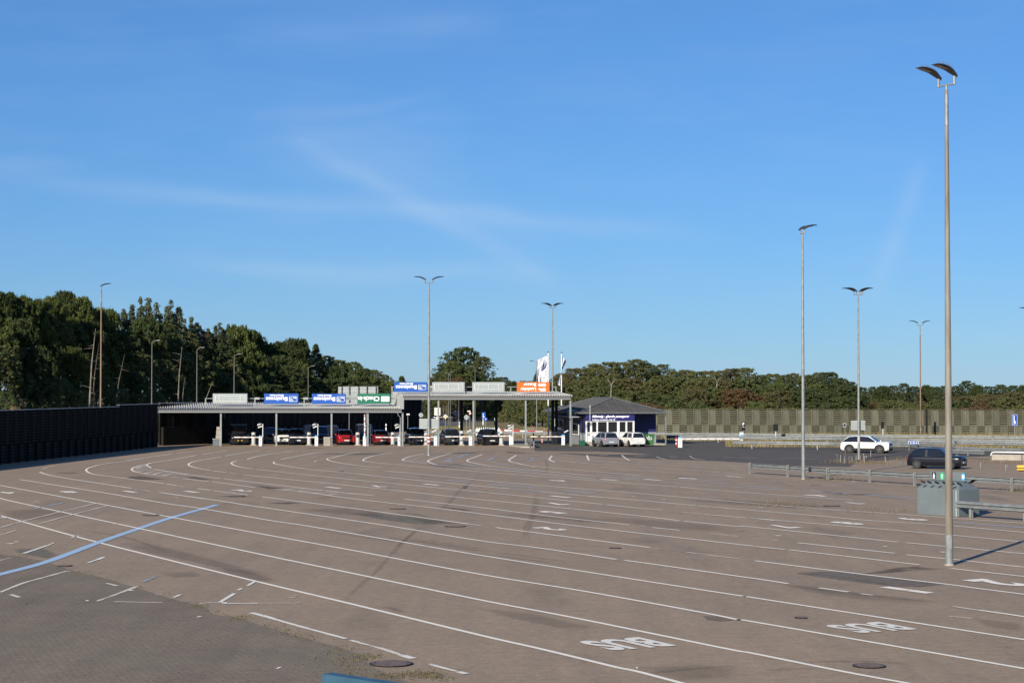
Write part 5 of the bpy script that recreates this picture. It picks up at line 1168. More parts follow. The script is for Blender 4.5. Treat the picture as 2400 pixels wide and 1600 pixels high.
# small road signs
def post_sign(px, ybase, D, shape, x0, x1, y0, y1, m, label, pole_to=None, back=None, pm='galv_dull', rim=None):
    a = A(x0, y1, D); b = A(x1, y0, D); g = Gz(px, D); r = empty('traffic_sign', g, 0, label, 'traffic sign'); t = HC + (911 - (pole_to or y0)) * D / F
    MB().tube([(0, .04, 0), (0, .04, t)], .035, 8).build('pole', M[pm], r)
    X0, X1, Z0, Z1 = a.x - g.x, b.x - g.x, a.z, b.z; cx, cz = (X0 + X1) / 2, (Z0 + Z1) / 2
    if shape == 'rect': s = MB().box(X0, X1, -.03, -.005, Z0, Z1)
    elif shape == 'round': s = MB().tube([(cx, -.03, cz), (cx, -.005, cz)], (X1 - X0) / 2, 20)
    elif shape == 'diamond': s = MB().prism([(cx, -.03, Z0), (X1, -.03, cz), (cx, -.03, Z1), (X0, -.03, cz)], (0, .025, 0))
    p = s.build('sign_panel', m, r); return r, p, (X0, X1, Z0, Z1)
r, p, q = post_sign(1044, 0, 232, 'diamond', 1038.5, 1049.5, 970, 981.5, M['white'], 'yellow diamond priority sign with white border below the high canopy'); c = ((q[0] + q[1]) / 2, (q[2] + q[3]) / 2); e = (q[1] - q[0]) / 2 * .66
MB().prism([(c[0], -.045, c[1] - e), (c[0] + e, -.045, c[1]), (c[0], -.045, c[1] + e), (c[0] - e, -.045, c[1])], (0, .012, 0)).build('yellow_field', M['yellow'], p)
r, p, q = post_sign(1026, 0, 240, 'rect', 1018, 1032, 955, 973, M['white'], 'white lettered sign board above a red sign, right of the double lamp post', pm='galv')
mb = MB()
for k in range(5): mb.box(q[0] + .08, q[1] - .1 - .05 * (k % 3), -.036, -.031, q[3] - .15 - k * .16, q[3] - .10 - k * .16)
mb.build('text_line', M['gable_grey'], p); MB().tube([(.0, -.06, q[2] - .35), (.0, -.03, q[2] - .35)], .3, 18).build('round_panel', M['red'], r); MB().tube([(.0, -.07, q[2] - .35), (.0, -.061, q[2] - .35)], .2, 18).build('white_disc', M['white'], r)
post_sign(956, 0, 236, 'rect', 952.5, 960, 969, 972, M['white'], 'small narrow white road name sign behind the slate blue car')
post_sign(986, 0, 238, 'round', 981.5, 992, 966, 978.5, M['sign_back'], 'round grey sign back left of the double lamp post')
post_sign(1093.5, 0, 232, 'round', 1087.5, 1099, 972, 983, M['sign_back'], 'round grey sign back between the two right canopy posts')
r, p, q = post_sign(1101, 0, 240, 'round', 1098.5, 1105, 965, 971.5, M['red'], 'small round red and white sign with a white plate above it', pole_to=963)
c = ((q[0] + q[1]) / 2, (q[2] + q[3]) / 2); MB().tube([(c[0], -.045, c[1]), (c[0], -.031, c[1])], .12, 14).build('white_disc', M['white'], p); MB().box(c[0] - .35, c[0] + .05, -.03, -.005, q[3] + .03, q[3] + .17).build('plate', M['white'], r)
def arrow(mb, cx, cz, w_, h_, y): mb.quad((cx - w_ * .5, y, cz - h_ / 2), (cx - w_ * .15, y, cz - h_ / 2), (cx - w_ * .15, y, cz + h_ / 2), (cx - w_ * .5, y, cz + h_ / 2)); mb.poly([(cx - w_ * .15, y - .001, cz + h_ * .05), (cx - w_ * .15, y - .001, cz - h_ * .2), (cx + w_ * .45, y - .001, cz - h_ * .5), (cx + w_ * .5, y - .001, cz - h_ * .42), (cx + w_ * .5, y - .001, cz - h_ * .3)])
r, p, q = post_sign(1134, 0, 232, 'rect', 1129.3, 1138, 966, 981, M['blue_sign'], 'blue lane arrow sign on the verge under the high canopy'); mb = MB(); arrow(mb, (q[0] + q[1]) / 2, (q[2] + q[3]) / 2, .2, .6, -.035); mb.build('arrow', M['letter'], p)
r, p, q = post_sign(1138.3, 0, 230, 'rect', 1135, 1142, 978.3, 985.5, M['blue_sign'], 'small square blue sign below the blue lane arrow sign'); MB().box((q[0] + q[1]) / 2 - .04, (q[0] + q[1]) / 2 + .04, -.036, -.031, q[2] + .1, q[3] - .1).build('symbol', M['letter'], p)
r, p, q = post_sign(1160, 0, 226, 'rect', 1157.5, 1162.5, 977, 996, M['black'], 'narrow dark sign with a white P under the high canopy'); mb = MB(); put_text(mb, 'P', (q[0] + .07, -.033, q[3] - .42), (.14, 0, 0), (0, 0, .3), .03); mb.build('lettering', M['letter'], p)
r, p, q = post_sign(1742.6, 0, 214, 'rect', 1738.3, 1746.5, 988, 1008.5, M['black'], 'black parking sign with white P in front of the sunlit fence'); mb = MB(); put_text(mb, 'P', (q[0] + .10, -.033, q[3] - .47), (.2, 0, 0), (0, 0, .38), .03); mb.box(q[0] + .1, q[1] - .1, -.034, -.031, q[3] - .62, q[3] - .57); mb.build('lettering', M['letter'], p)
post_sign(1817.8, 0, 205, 'rect', 1812.3, 1823.5, 993.8, 1010, M['black'], 'black sign back on a white pole, right of the black parking sign', pm='white')
post_sign(2068.8, 0, 205, 'rect', 2064.8, 2072.2, 988.5, 1004, M['black'], 'black sign back on a pole right of the four-headed island lamp', pm='white')
r, p, q = post_sign(1980, 0, 205, 'rect', 1975.5, 1983.5, 991, 1001, M['sign_back'], 'small grey square sign just left of the four-headed island lamp'); MB().box(q[0] + .08, q[1] - .08, -.04, -.031, q[2] + .1, q[3] - .1).build('dark_field', M['black'], p)
r, p, q = post_sign(2377.5, 0, 200, 'rect', 2372, 2384.5, 970.5, 997, M['blue_sign'], 'blue merging arrow sign near the right edge in front of the fence'); mb = MB(); ring(mb, q[0] + .02, q[1] - .02, q[2] + .02, q[3] - .02, .04, .02, -.033); arrow(mb, (q[0] + q[1]) / 2, (q[2] + q[3]) / 2, .24, .95, -.035); mb.poly([(-.12, -.036, q[3] - .32), (-.02, -.036, q[3] - .32), (-.07, -.036, q[3] - .12)]); mb.build('arrow', M['letter'], p)
a = A(2128.5, 1043.5, 172); b = A(2153, 1032.5, 172); r = empty('direction_sign', Gz(2141, 172, 0), 0, 'low blue 21-30 direction sign with arrow on the guardrail', 'sign'); gx = Gz(2141, 172).x
MB().box(a.x - gx, b.x - gx, -.02, 0, a.z, b.z).build('frame', M['white'], r); pb = MB().box(a.x - gx + .04, b.x - gx - .04, -.03, -.021, a.z + .07, b.z - .03).build('sign_panel', M['blue_sign'], r)
mb = MB(); put_text(mb, '21-30', (a.x - gx + .14, -.032, a.z + .15), (.48, 0, 0), (0, 0, .18), .03); cx, cz = b.x - gx - .2, (a.z + b.z) / 2 + .02; mb.poly([(cx - .1, -.032, cz - .03), (cx, -.032, cz - .03), (cx, -.032, cz - .1), (cx + .1, -.032, cz), (cx, -.032, cz + .1), (cx, -.032, cz + .03), (cx - .1, -.032, cz + .03)]); mb.build('lettering', M['letter'], pb)
for x in (-.45, .45): MB().tube([(x, .03, 0), (x, .03, b.z)], .03, 6).build('post', M['galv_dull'], r)
r = empty('control_cabinet', Gz(1737.3, 205, .02), 0, 'pale grey payment machine at the tip of the large barrier arm', 'ticket machine'); MB().box(-.21, .21, -.15, .15, .0, .9).build('housing', M['white'], r, bevel=.03); MB().box(-.17, .17, -.165, -.152, .25, .72).build('screen', M['bluetop'], r); MB().box(-.23, .23, -.18, .18, .9, 1.02).build('hood', M['sign_back'], r, bevel=.02)
r = empty('utility_pole', Gz(2171, 227, 0), 0, 'thin black pole in front of the sunlit fence, right of the rusty lamp', 'pole'); MB().box(-.12, .12, -.05, .05, 0, 3.3).build('pole', M['black'], r); MB().box(-.2, .2, -.12, .12, 0, .06).build('foot', M['concrete'], r)
# red and white plank barrier and white low unit on the far verge
r = empty('plank_barrier', Gz(1204, 224, 0), R(4), 'red and white striped plank barrier lying along the far verge', 'barrier'); 
for k in range(9): MB().box(-2.6 + k * .95 - .45, -2.6 + k * .95 + .45, -.03, .03, .75 - k * .05, .95 - k * .05).build('plank', M['red'] if k % 2 else M['white'], r)
for k in range(4): MB().box(-2.8 + k * 2.2, -2.72 + k * 2.2, -.03, .03, 0, .9 - k * .1).build('leg', M['galv_dull'], r)
r = empty('concrete_units', Gz(1146, 221, 0), 0, 'row of low white spiky-topped blocks behind the black crossover', 'blocks'); MB().box(-1.6, 1.4, -.2, .2, 0, .95).build('block', M['white'], r, bevel=.03)
mb = MB()
for k in range(11): mb.prism([(-1.5 + k * .26, -.1, .96), (-1.5 + k * .26 + .2, -.1, .96), (-1.5 + k * .26 + .05, -.1, 1.2)], (0, .2, 0))
mb.build('spikes', M['white'], r)
for px, D, h, lb in ((1132, 290, 1.1, 'white roadside marker post beside the blue lane arrow sign'), (1076.5, 262, 1.1, 'white roadside marker post right of the twin poles'), (1180.5, 330, 1.2, 'white roadside marker post at the far hedge'), (1185.5, 306, 1.0, 'white roadside marker post just right of the one at the far hedge'), (905, 232, 1.4, 'white roadside marker post under the low canopy')):
    r = empty('marker_post', Gz(px, D, 0), 0, lb, 'marker post', 'white roadside marker posts'); MB().box(-.07, .07, -.04, .04, 0, h).build('post', M['white'], r); MB().box(-.072, .072, -.045, .045, h * .7, h * .8).build('reflector', M['black'], r)
# stakes on the weedy island
STK = [(1962, 1082, .62, 0), (1970, 1084, .62, 0), (1980, 1084.5, .5, 0), (1990, 1084, .48, .14), (1997, 1083, .42, 0), (2006.5, 1085, .62, 0), (2017, 1085, .62, 0), (2024, 1083, .7, 0), (2026.5, 1083.5, .5, .1), (2032, 1082, .45, 0), (2075, 1083.5, .48, 0), (2041, 1070, .55, 0), (1981, 1068, .5, 0), (2116.5, 1092, .55, 0), (2298, 1097, .45, 0), (2346, 1102, .75, 0), (2357, 1103, .4, .08)]
for k, (x, y, h, bend) in enumerate(STK):
    r = empty('metal_stake', G(x, y, .02), 0, ('leftmost second third fourth fifth sixth seventh eighth ninth tenth eleventh'.split() + ['upper short', 'upper thin'])[k] + ' metal stake in the weeds around the island lamp post' if k < 13 else ['lone stake left of the navy hatchback', 'thin stake between the hatchback and the right edge', 'taller pale stake near the yellow machine', 'short bent stake near the yellow machine'][k - 13], 'stake', 'metal stakes')
    pts = [(0, 0, 0), (0, 0, h)] + ([(bend, 0, h + .02), (bend * 1.6, 0, h - .12)] if bend else []); MB().tube(pts, .028, 6).build('rod', M['galv_dull'] if k % 3 else M['pole_brown'], r)
    MB().tube([(0, 0, h * .8), (0, 0, h * .92)], .033, 6).build('clip', M['galv'], r)
# yellow machine at the right edge
r = empty('yellow_machine', G(2394, 1103.5, .02), R(-20), 'yellow and black machine part at the right edge', 'machine'); MB().box(-.32, .5, -.2, .2, .05, .42).build('housing', M['yellow'], r, bevel=.08); MB().box(-.33, .51, -.21, .21, .2, .26).build('black_stripe', M['black'], r); MB().tube([(.15, 0, .4), (.2, 0, .95)], .04, 8).build('mast', M['orange_sign'], r)
# painted kerb island beside last barrier
mb = MB(); pts = [G(x, y, .012) for x, y in ((1194, 1044.5), (1206, 1043.6), (1228, 1044.5), (1244, 1047), (1242, 1049), (1220, 1048.6))]; mb.prism(pts, (0, 0, .12)); o = mb.build('kerb_island', M['concrete']); tag(o, kind='structure')
# ------------------------------------------------------------------ trees
def leaves_mesh(name, seed, kind, n_clump, per, size):
    rg = np.random.default_rng(seed); C_ = []; Rr = []
    tries = 0
    while len(C_) < n_clump and tries < 20000:
        tries += 1
        a = rg.uniform(0, 2 * math.pi)
        if kind == 'spruce':
            z = rg.uniform(.08, 1) ** .9; r = .33 * (1 - z) * rg.uniform(.75, 1.08) + .01; cr = .055 + .05 * (1 - z)
        elif kind == 'poplar':
            sp = int(rg.integers(0, 6)); sa = sp * 1.05 + seed; zz = rg.uniform(.0, 1); hh = .74 + .26 * ((sp * 37 + seed * 13) % 10) / 10; z = zz * hh; rr = .085 * math.sqrt(max(0, 1 - zz ** 1.4)) * rg.uniform(.2, 1.1)
            cx, cy = .145 * math.cos(sa) * (sp > 0), .145 * math.sin(sa) * (sp > 0); C_.append((cx + math.cos(a) * rr, cy + math.sin(a) * rr, z)); Rr.append(rg.uniform(.035, .055) - .018 * zz); continue
        elif kind == 'pine':
            z = rg.uniform(.04, 1.0); env = .36 * math.sqrt(max(0, 1 - ((z - .45) / .57) ** 2)) * (1 + .22 * math.sin(2 * a + seed) + .12 * math.sin(5 * a + z * 6)); r = env * rg.uniform(.3, 1.04); cr = rg.uniform(.036, .062)
        elif kind == 'shrub':
            z = rg.uniform(.0, 1.0); env = .62 * math.sqrt(max(0, 1 - (z * .95) ** 2)); r = env * rg.uniform(.5, 1.0); cr = rg.uniform(.09, .15)
        else:
            z = rg.uniform(.10, 1.0); t = (z - .52) / .5; env = .42 * math.sqrt(max(0.02, 1 - t * t)); r = env * rg.uniform(.35, 1.03); cr = rg.uniform(.030, .056)
            lob = 1 + .16 * math.sin(3 * a + seed) + .10 * math.sin(5 * a + 2 * seed + z * 4); r *= lob
        C_.append((math.cos(a) * r, math.sin(a) * r, min(z, .985))); Rr.append(cr)
    if kind == 'pine':                    # upright leading shoots along the top
        for _ in range(70):
            a = rg.uniform(0, 2 * math.pi); z = rg.uniform(.5, .97); r = .36 * math.sqrt(max(0, 1 - ((z - .45) / .57) ** 2)) * rg.uniform(.5, 1.0)
            for q in (0, .03, .055, .075): C_.append((math.cos(a) * r, math.sin(a) * r, z + q)); Rr.append(.024 - .2 * q)
    C_ = np.array(C_); Rr = np.array(Rr); idx = np.repeat(np.arange(len(C_)), per); n = len(idx)
    d = rg.normal(size=(n, 3)); d /= np.linalg.norm(d, axis=1)[:, None]; d[:, 2] = np.where(d[:, 2] < -.3, -d[:, 2], d[:, 2])
    rad = Rr[idx] * rg.uniform(.55, 1.12, n) ** .7 * np.where(rg.random(n) < .07, 1.45, 1)
    P = C_[idx] + d * rad[:, None] * np.array([1, 1, .85 if kind != 'pine' else 1.35])
    if kind == 'pine': # upright tufts
        up = rg.random(n) < .12; P[up, 2] += rg.uniform(0, .05, up.sum())
    P[:, 2] = np.maximum(P[:, 2], .01)
    nn = d + rg.normal(size=(n, 3)) * .38; nn /= np.linalg.norm(nn, axis=1)[:, None]
    u = np.cross(nn, rg.normal(size=(n, 3))); u /= np.linalg.norm(u, axis=1)[:, None]; v = np.cross(nn, u)
    if kind in ('pine', 'spruce'):        # needle tufts stand outwards and up
        u = d * .6 + np.array([0, 0, .75]) + rg.normal(size=(n, 3)) * .25; u /= np.linalg.norm(u, axis=1)[:, None]; v = np.cross(nn, u); v /= np.linalg.norm(v, axis=1)[:, None] + 1e-6
    s = size * rg.uniform(.6, 1.3, n)[:, None]; asp = .55 if kind not in ('pine', 'spruce') else .38
    if kind in ('pine', 'spruce'): s = s * 1.35
    V = np.stack([P - u * s, P + v * s * asp, P + u * s, P - v * s * asp], 1).reshape(-1, 3)
    # normalise to height 1
    V[:, 2] *= 1.0 / V[:, 2].max()
    me = bpy.data.meshes.new(name); nv = len(V); me.vertices.add(nv); me.vertices.foreach_set('co', V.ravel()); me.loops.add(nv); me.loops.foreach_set('vertex_index', np.arange(nv)); me.polygons.add(n)
    me.polygons.foreach_set('loop_start', np.arange(0, nv, 4)); me.polygons.foreach_set('loop_total', np.full(n, 4)); me.update(calc_edges=True); me.materials.append(L['green']); return me
def trunk_mesh(name, seed, kind):
    rg = random.Random(seed); mb = MB(); lean = rg.uniform(-.03, .03); top = .9
    pts = [(lean * t + .008 * math.sin(t * 9 + seed), .01 * math.cos(t * 7 + seed), t * top) for t in (0, .2, .4, .6, .8, 1)]; mb.tube(pts, [.030, .024, .020, .016, .010, .004], 7)
    nb = 7 if kind != 'shrub' else 4
    for k in range(nb):
        t = rg.uniform(.3, .9); a = rg.uniform(0, 6.28); b = Vector(pts[0]).lerp(Vector(pts[5]), t); l = .24 * (1.1 - t) + .08; e = b + Vector((math.cos(a) * l, math.sin(a) * l, l * .6)); m = b.lerp(e, .5) + Vector((0, 0, -.02)); mb.tube([b, m, e], [.008 * (1.3 - t), .005, .002], 5)
    return mb.mesh(name)
SPEC = {'broad': (430, 36, .0155, 5), 'pine': (260, 56, .0150, 5), 'shrub': (110, 90, .022, 4), 'poplar': (460, 30, .0125, 3), 'spruce': (150, 70, .013, 2)}
CR, TR = {}, {}
for kd, (nc, per, sz, nvz) in SPEC.items():
    CR[kd] = [leaves_mesh('crown_' + kd, 11 * i + 5, kd, nc, per, sz) for i in range(nvz)]; TR[kd] = [trunk_mesh('trunk_' + kd, i + 3, kd) for i in range(nvz)]
NAMES = {'broad': 'broadleaf_tree', 'pine': 'pine_tree', 'shrub': 'shrub', 'poplar': 'poplar_tree', 'spruce': 'spruce_tree'}
rt = random.Random(5)
def tree(px, D, ztop, width, kind, leafm, label, group, trunk='bark', cat=None):
    g = Gz(px, D); r = empty(NAMES[kind], (g.x, g.y, 0), rt.uniform(0, 6.28), label, cat or ('shrub' if kind == 'shrub' else 'tree'), group)
    base = {'broad': .84, 'pine': .72, 'shrub': 1.24, 'poplar': .44, 'spruce': .66}[kind]
    i = rt.randrange(len(CR[kind])); c = bpy.data.objects.new('crown', CR[kind][i]); col.objects.link(c); c.parent = r; c.material_slots[0].link = 'OBJECT'; c.material_slots[0].material = L[leafm]
    t = bpy.data.objects.new('trunk', TR[kind][i]); col.objects.link(t); t.parent = r
    if not TR[kind][i].materials: TR[kind][i].materials.append(M['bark'])
    if trunk != 'bark': t.material_slots[0].link = 'OBJECT'; t.material_slots[0].material = M[trunk]
    s = min(width / base, ztop * (1 if kind == 'shrub' else .96)); k = s if kind != 'shrub' else ztop
    c.scale = (width / base, width / base * rt.uniform(.9, 1.1), min(k, ztop)); c.location = (0, 0, ztop - c.scale[2])
    t.scale = (width / base * .9, width / base * .9, ztop); return r
def zt(py, D): return HC + (911 - py) * D / F
def interp(tab, x):
    for (a, b), (c, d) in zip(tab, tab[1:]):
        if a <= x <= c: return b + (d - b) * (x - a) / (c - a)
    return tab[0][1] if x < tab[0][0] else tab[-1][1]
# ---- left wood: skyline trees one by one  (px, top y, width in px, kind, leaves)
SKL = [(-25, 676, 80, 'pine', 'pine'), (12, 680, 56, 'pine', 'dark'), (46, 684, 60, 'pine', 'pine'), (84, 692, 60, 'pine', 'pine'), (118, 690, 58, 'pine', 'pine'), (152, 678, 62, 'pine', 'dark'), (186, 690, 64, 'pine', 'pine'), (222, 712, 66, 'pine', 'pine'), (250, 716, 50, 'pine', 'pine'),
       (284, 722, 36, 'poplar', 'poplar'), (308, 716, 40, 'poplar', 'poplar'), (328, 695, 46, 'poplar', 'poplar'), (364, 696, 56, 'poplar', 'poplar'), (392, 702, 54, 'poplar', 'poplar'), (412, 722, 40, 'poplar', 'poplar'), (437, 738, 46, 'poplar', 'poplar'), (456, 750, 40, 'poplar', 'poplar'),
       (484, 776, 46, 'broad', 'copper'), (505, 756, 36, 'poplar', 'poplar'), (522, 762, 34, 'poplar', 'poplar'), (555, 757, 92, 'pine', 'pine'), (585, 770, 56, 'pine', 'dark'), (606, 787, 44, 'spruce', 'dark'), (630, 801, 56, 'pine', 'dark'), (660, 797, 50, 'pine', 'dark'), (690, 789, 62, 'pine', 'dark'), (712, 793, 46, 'spruce', 'dark'), (740, 804, 44, 'spruce', 'dark'),
       (764, 832, 50, 'broad', 'olive'), (796, 842, 62, 'broad', 'green'), (826, 846, 60, 'broad', 'green'), (852, 862, 48, 'broad', 'dark'), (872, 864, 54, 'broad', 'olive'), (900, 876, 44, 'broad', 'olive')]
def dleft(px): return 176 + max(0, px) * .118
WHERE = [(-99, 'at the left edge'), (120, 'left of the brown lamp'), (245, 'right of the brown lamp'), (350, 'by the nearest street lamp'), (450, 'by the second street lamp'), (545, 'by the third street lamp'), (640, 'above the left blue sign'), (735, 'above the middle blue sign'), (830, 'above the green sign'), (885, 'above the canopy step')]
def where(px): return [w for a, w in WHERE if px >= a][-1]
KN = {('pine', 'pine'): 'tall green pine', ('pine', 'dark'): 'dark pine', ('poplar', 'poplar'): 'upright grey-green poplar', ('broad', 'copper'): 'copper-brown tree', ('spruce', 'dark'): 'pointed dark conifer', ('broad', 'olive'): 'olive green tree', ('broad', 'green'): 'round green tree', ('broad', 'dark'): 'dark round tree', ('shrub', 'olive'): 'olive bush', ('shrub', 'green'): 'green bush', ('shrub', 'dark'): 'dark bush', ('broad', 'brown'): 'brownish tree', ('broad', 'rust'): 'rusty orange tree', ('shrub', 'straw'): 'straw bush', ('shrub', 'rust'): 'rusty orange bush', ('shrub', 'brown'): 'brownish bush', ('pine', 'olive'): 'yellowish pine'}
CNT = {}
def lab(kind, lf, tail):
    return KN[(kind, lf)] + ' ' + tail
for px, y, wpx, kd, lf in SKL:
    D = dleft(px) + rt.uniform(8, 14); tree(px, D, zt(y, D), wpx * D / F * {'pine': 1.5, 'broad': 1.3, 'poplar': 1.5}.get(kd, 1.1), kd, lf, lab(kd, lf, 'on the left wood skyline ' + where(px)), 'skyline trees of the left wood')
sk = sorted((a, b) for a, b, *_ in SKL)
for row, (f0, f1, dd, step, kinds) in enumerate(((.68, .84, 4, 42, ('pine', 'pine', 'broad')), (.40, .60, -1, 40, ('pine', 'broad', 'broad')), (.12, .36, -5, 42, ('shrub', 'broad', 'shrub')))):
    px = -40 + row * 9
    while px < 915:
        D = dleft(px) + dd + rt.uniform(-2, 3); top = interp(sk, px); base = 945; y = base - (base - top) * rt.uniform(f0, f1); kd = rt.choice(kinds)
        lf = rt.choice(('pine', 'dark', 'pine')) if kd == 'pine' else rt.choice(('dark', 'dark', 'olive') if (px > 560 or row == 0) else ('olive', 'dark', 'green', 'olive'))
        if kd == 'shrub' and row < 2: kd = 'broad'
        wpx = rt.uniform(78, 110); tree(px, D, zt(y, D), wpx * D / F, kd, lf, lab(kd, lf, ['high in the left wood ', 'midway in the left wood ', 'low in the left wood '][row] + where(px)), 'trees inside the left wood', 'bark')
        px += step * rt.uniform(.8, 1.2)
# the two pale leaning trunks and a dead dark one
def bare_trunk(x0, y0, x1, y1, D, r0, label, m='bark_pale', branches=5):
    a = A(x0, y0, D); b = A(x1, y1, D); a2 = a - (b - a).normalized() * (a.z / (b - a).normalized().z); r = empty('bare_pine_trunk', a2, 0, label, 'tree'); b = b - a2; mb = MB()
    mb.tube([(0, 0, 0), b * .35 + Vector((.1, 0, 0)), b * .7 - Vector((.06, 0, 0)), b], [r0, r0 * .8, r0 * .55, r0 * .15], 10); mb.build('trunk', M[m], r, smooth=True)
    for k in range(branches):
        mb = MB();
        t = .40 + .55 * rt.random(); p = b * t; s = rt.choice((-1, 1)); l = rt.uniform(.3, 1.1); q = rt.uniform(-.3, .6); mb.tube([p, p + Vector((s * l * .5, -.1, l * q * .6)), p + Vector((s * l * rt.uniform(.8, 1.1), -.2, l * q))], [.028, .018, .008], 5); mb.build('limb', M[m], r)
bare_trunk(209, 932, 224, 770, 186, .13, 'pale leaning pine trunk with broken limbs left of the brown lamp post')
bare_trunk(217, 930, 232, 805, 188, .09, 'dark trunk just behind the pale leaning pine trunk', 'bark', 3)
bare_trunk(273, 930, 292, 830, 196, .10, 'dark leaning trunk between the brown lamp and the first street lamp', 'bark', 4)
bare_trunk(416, 940, 427, 812, 213, .115, 'slender pale trunk left of the blank sign panel', 'bark_pale', 5); bare_trunk(429, 935, 433, 885, 214, .07, 'shorter pale trunk right beside the slender one', 'bark_pale', 2)
bare_trunk(491, 915, 499, 893, 221, .10, 'short pale trunk piece above the blank sign panel', 'bark_pale', 2)
# ---- centre
tree(1083, 335, zt(811, 335), 9.6, 'broad', 'dark', 'big round dark green tree standing above all others in the centre', 'centre trees'); tree(1068, 326, zt(845, 326), 5.6, 'broad', 'green', 'yellow-green tree in front of the left half of the big round tree', 'centre trees'); tree(1131, 331, zt(834, 331), 4.2, 'broad', 'olive', 'narrower olive tree at the right shoulder of the big round tree', 'centre trees')
tree(1046, 333, zt(850, 333), 5.2, 'broad', 'dark', 'dark tree at the left shoulder of the big round tree', 'centre trees'); tree(1030, 340, zt(872, 340), 4.5, 'broad', 'green', 'green tree left of the big round tree', 'centre trees'); tree(1075, 322, zt(882, 322), 3.4, 'broad', 'rust', 'orange-brown tree low in front of the big round tree', 'centre trees'); tree(1040, 322, zt(886, 322), 4.4, 'broad', 'brown', 'brownish tree low at the left foot of the big round tree', 'centre trees')
tree(1110, 328, zt(868, 328), 5, 'broad', 'dark', 'dark tree at the right foot of the big round tree', 'centre trees')
tree(1262, 345, zt(864, 345), 3.8, 'spruce', 'dark', 'dark spruce just left of the large flag', 'centre trees'); tree(941, 390, zt(880, 390), 4.6, 'spruce', 'dark', 'dark conifer above the left end of the upper blue sign', 'centre trees')
px = 925
while px < 1335:
    D = 400 + rt.uniform(-12, 12); kd, lf = rt.choice((('pine', 'dark'), ('broad', 'dark'), ('pine', 'dark'), ('broad', 'olive')))
    tree(px, D, zt(887 + rt.uniform(-5, 5) + (8 if px < 1010 else 0), D), rt.uniform(3.6, 5.2), kd, lf, lab(kd, lf, 'in the low far treeline ' + ('left of the double lamp post' if px < 1005 else 'behind the big round tree' if px < 1150 else 'right of the big round tree' if px < 1240 else 'behind the flags')), 'far treeline in the centre'); px += rt.uniform(16, 26)
for row, (D0, ya, yb, st) in enumerate(((362, 905, 925, 22), (350, 930, 948, 22))):
    px = 905 + row * 10
    while px < 1300:
        D = D0 + rt.uniform(-6, 6); kd = 'shrub' if row else 'broad'; lf = rt.choice(('dark', 'olive', 'dark', 'brown', 'green')); tree(px, D, zt(rt.uniform(ya, yb), D), rt.uniform(3.4, 5.4), kd, lf, lab(kd, lf, ['behind the far road ', 'at the edge of the far road '][row] + ('left of the double lamp post' if px < 1005 else 'by the twin poles' if px < 1090 else 'by the blue lane arrow sign' if px < 1160 else 'left of the ticket office')), 'roadside trees behind the canopies'); px += st * rt.uniform(.8, 1.2)
for px, D, y, w_, lf in ((1200, 285, 935, 4.6, 'olive'), (1222, 280, 925, 4.8, 'dark'), (1246, 276, 920, 5.0, 'olive'), (1270, 272, 915, 5.0, 'green'), (1292, 270, 905, 5.2, 'olive')):
    tree(px, D, zt(y, D), w_, 'shrub' if px < 1225 else 'broad', lf, lab('shrub' if px < 1225 else 'broad', lf, 'of the near thicket, %s' % {1200: 'left end at the road bend', 1222: 'second from the road bend', 1246: 'left of the black-headed street lamp', 1270: 'behind the orange sign', 1292: 'behind the large flag pole'}[px]), 'thicket left of the ticket office')
# ---- right wood
SKR = [(1318, 874, 50, 'olive'), (1342, 861, 54, 'brown'), (1368, 862, 54, 'olive'), (1396, 851, 56, 'olive'), (1428, 846, 58, 'olive'), (1456, 847, 52, 'brown'), (1492, 840, 60, 'olive'), (1516, 850, 48, 'dark'), (1540, 873, 46, 'dark'), (1554, 852, 44, 'olive'), (1582, 868, 50, 'olive'), (1606, 865, 52, 'brown'), (1636, 868, 56, 'olive'), (1660, 867, 54, 'brown'), (1688, 867, 54, 'olive'), (1714, 861, 50, 'brown'), (1746, 860, 58, 'olive'), (1784, 877, 50, 'green'), (1812, 874, 52, 'olive'), (1840, 877, 46, 'green'), (1860, 873, 40, 'brown'),
       (1890, 876, 50, 'green'), (1916, 871, 54, 'olive'), (1942, 870, 54, 'dark'), (1968, 884, 52, 'dark'), (1992, 893, 46, 'dark'), (2014, 905, 44, 'dark')]
SKR2 = [(2044, 905, 26), (2068, 902, 34), (2092, 902, 34), (2118, 897, 28), (2142, 904, 34), (2172, 900, 28), (2192, 905, 30), (2212, 903, 28), (2238, 903, 32), (2266, 891, 36), (2290, 900, 34), (2316, 904, 34), (2345, 900, 36), (2376, 902, 36), (2405, 898, 40), (2435, 900, 40), (2480, 896, 44), (2530, 899, 44), (2580, 894, 46), (2630, 898, 44)]
RW = [(0, 'over the left office roof'), (1440, 'over the right office roof'), (1570, 'left of the black parking sign'), (1740, 'between parking sign and pale lamp'), (1890, 'between pale lamp and island lamp'), (2010, 'between island lamp and rusty lamp'), (2160, 'beside the tallest lamp post'), (2250, 'right of the tallest lamp post'), (2350, 'at the right edge')]
def wr_(px): return [w for a, w in RW if px >= a][-1]
for px, y, wpx, lf in SKR:
    D = 268 + rt.uniform(-5, 6); tree(px, D, zt(y, D), wpx * D / F * 1.4, 'broad' , lf, lab('broad', lf, 'on the skyline ' + wr_(px)), 'skyline trees behind the office and the sunlit fence', rt.choice(('bark', 'bark', 'bark_pale')))
for px, y, wpx in SKR2:
    D = 350 + rt.uniform(-8, 8); kd = rt.choice(('pine', 'broad')); tree(px, D, zt(y, D), wpx * D / F * 1.35, kd, 'dark', lab(kd, 'dark', 'in the far treeline ' + wr_(px)), 'far treeline behind the sunlit fence')
sk2 = sorted([(a, b) for a, b, *_ in SKR] + [(2040, 915), (2090, 925), (2180, 935), (2260, 915), (2320, 905), (2460, 902)])
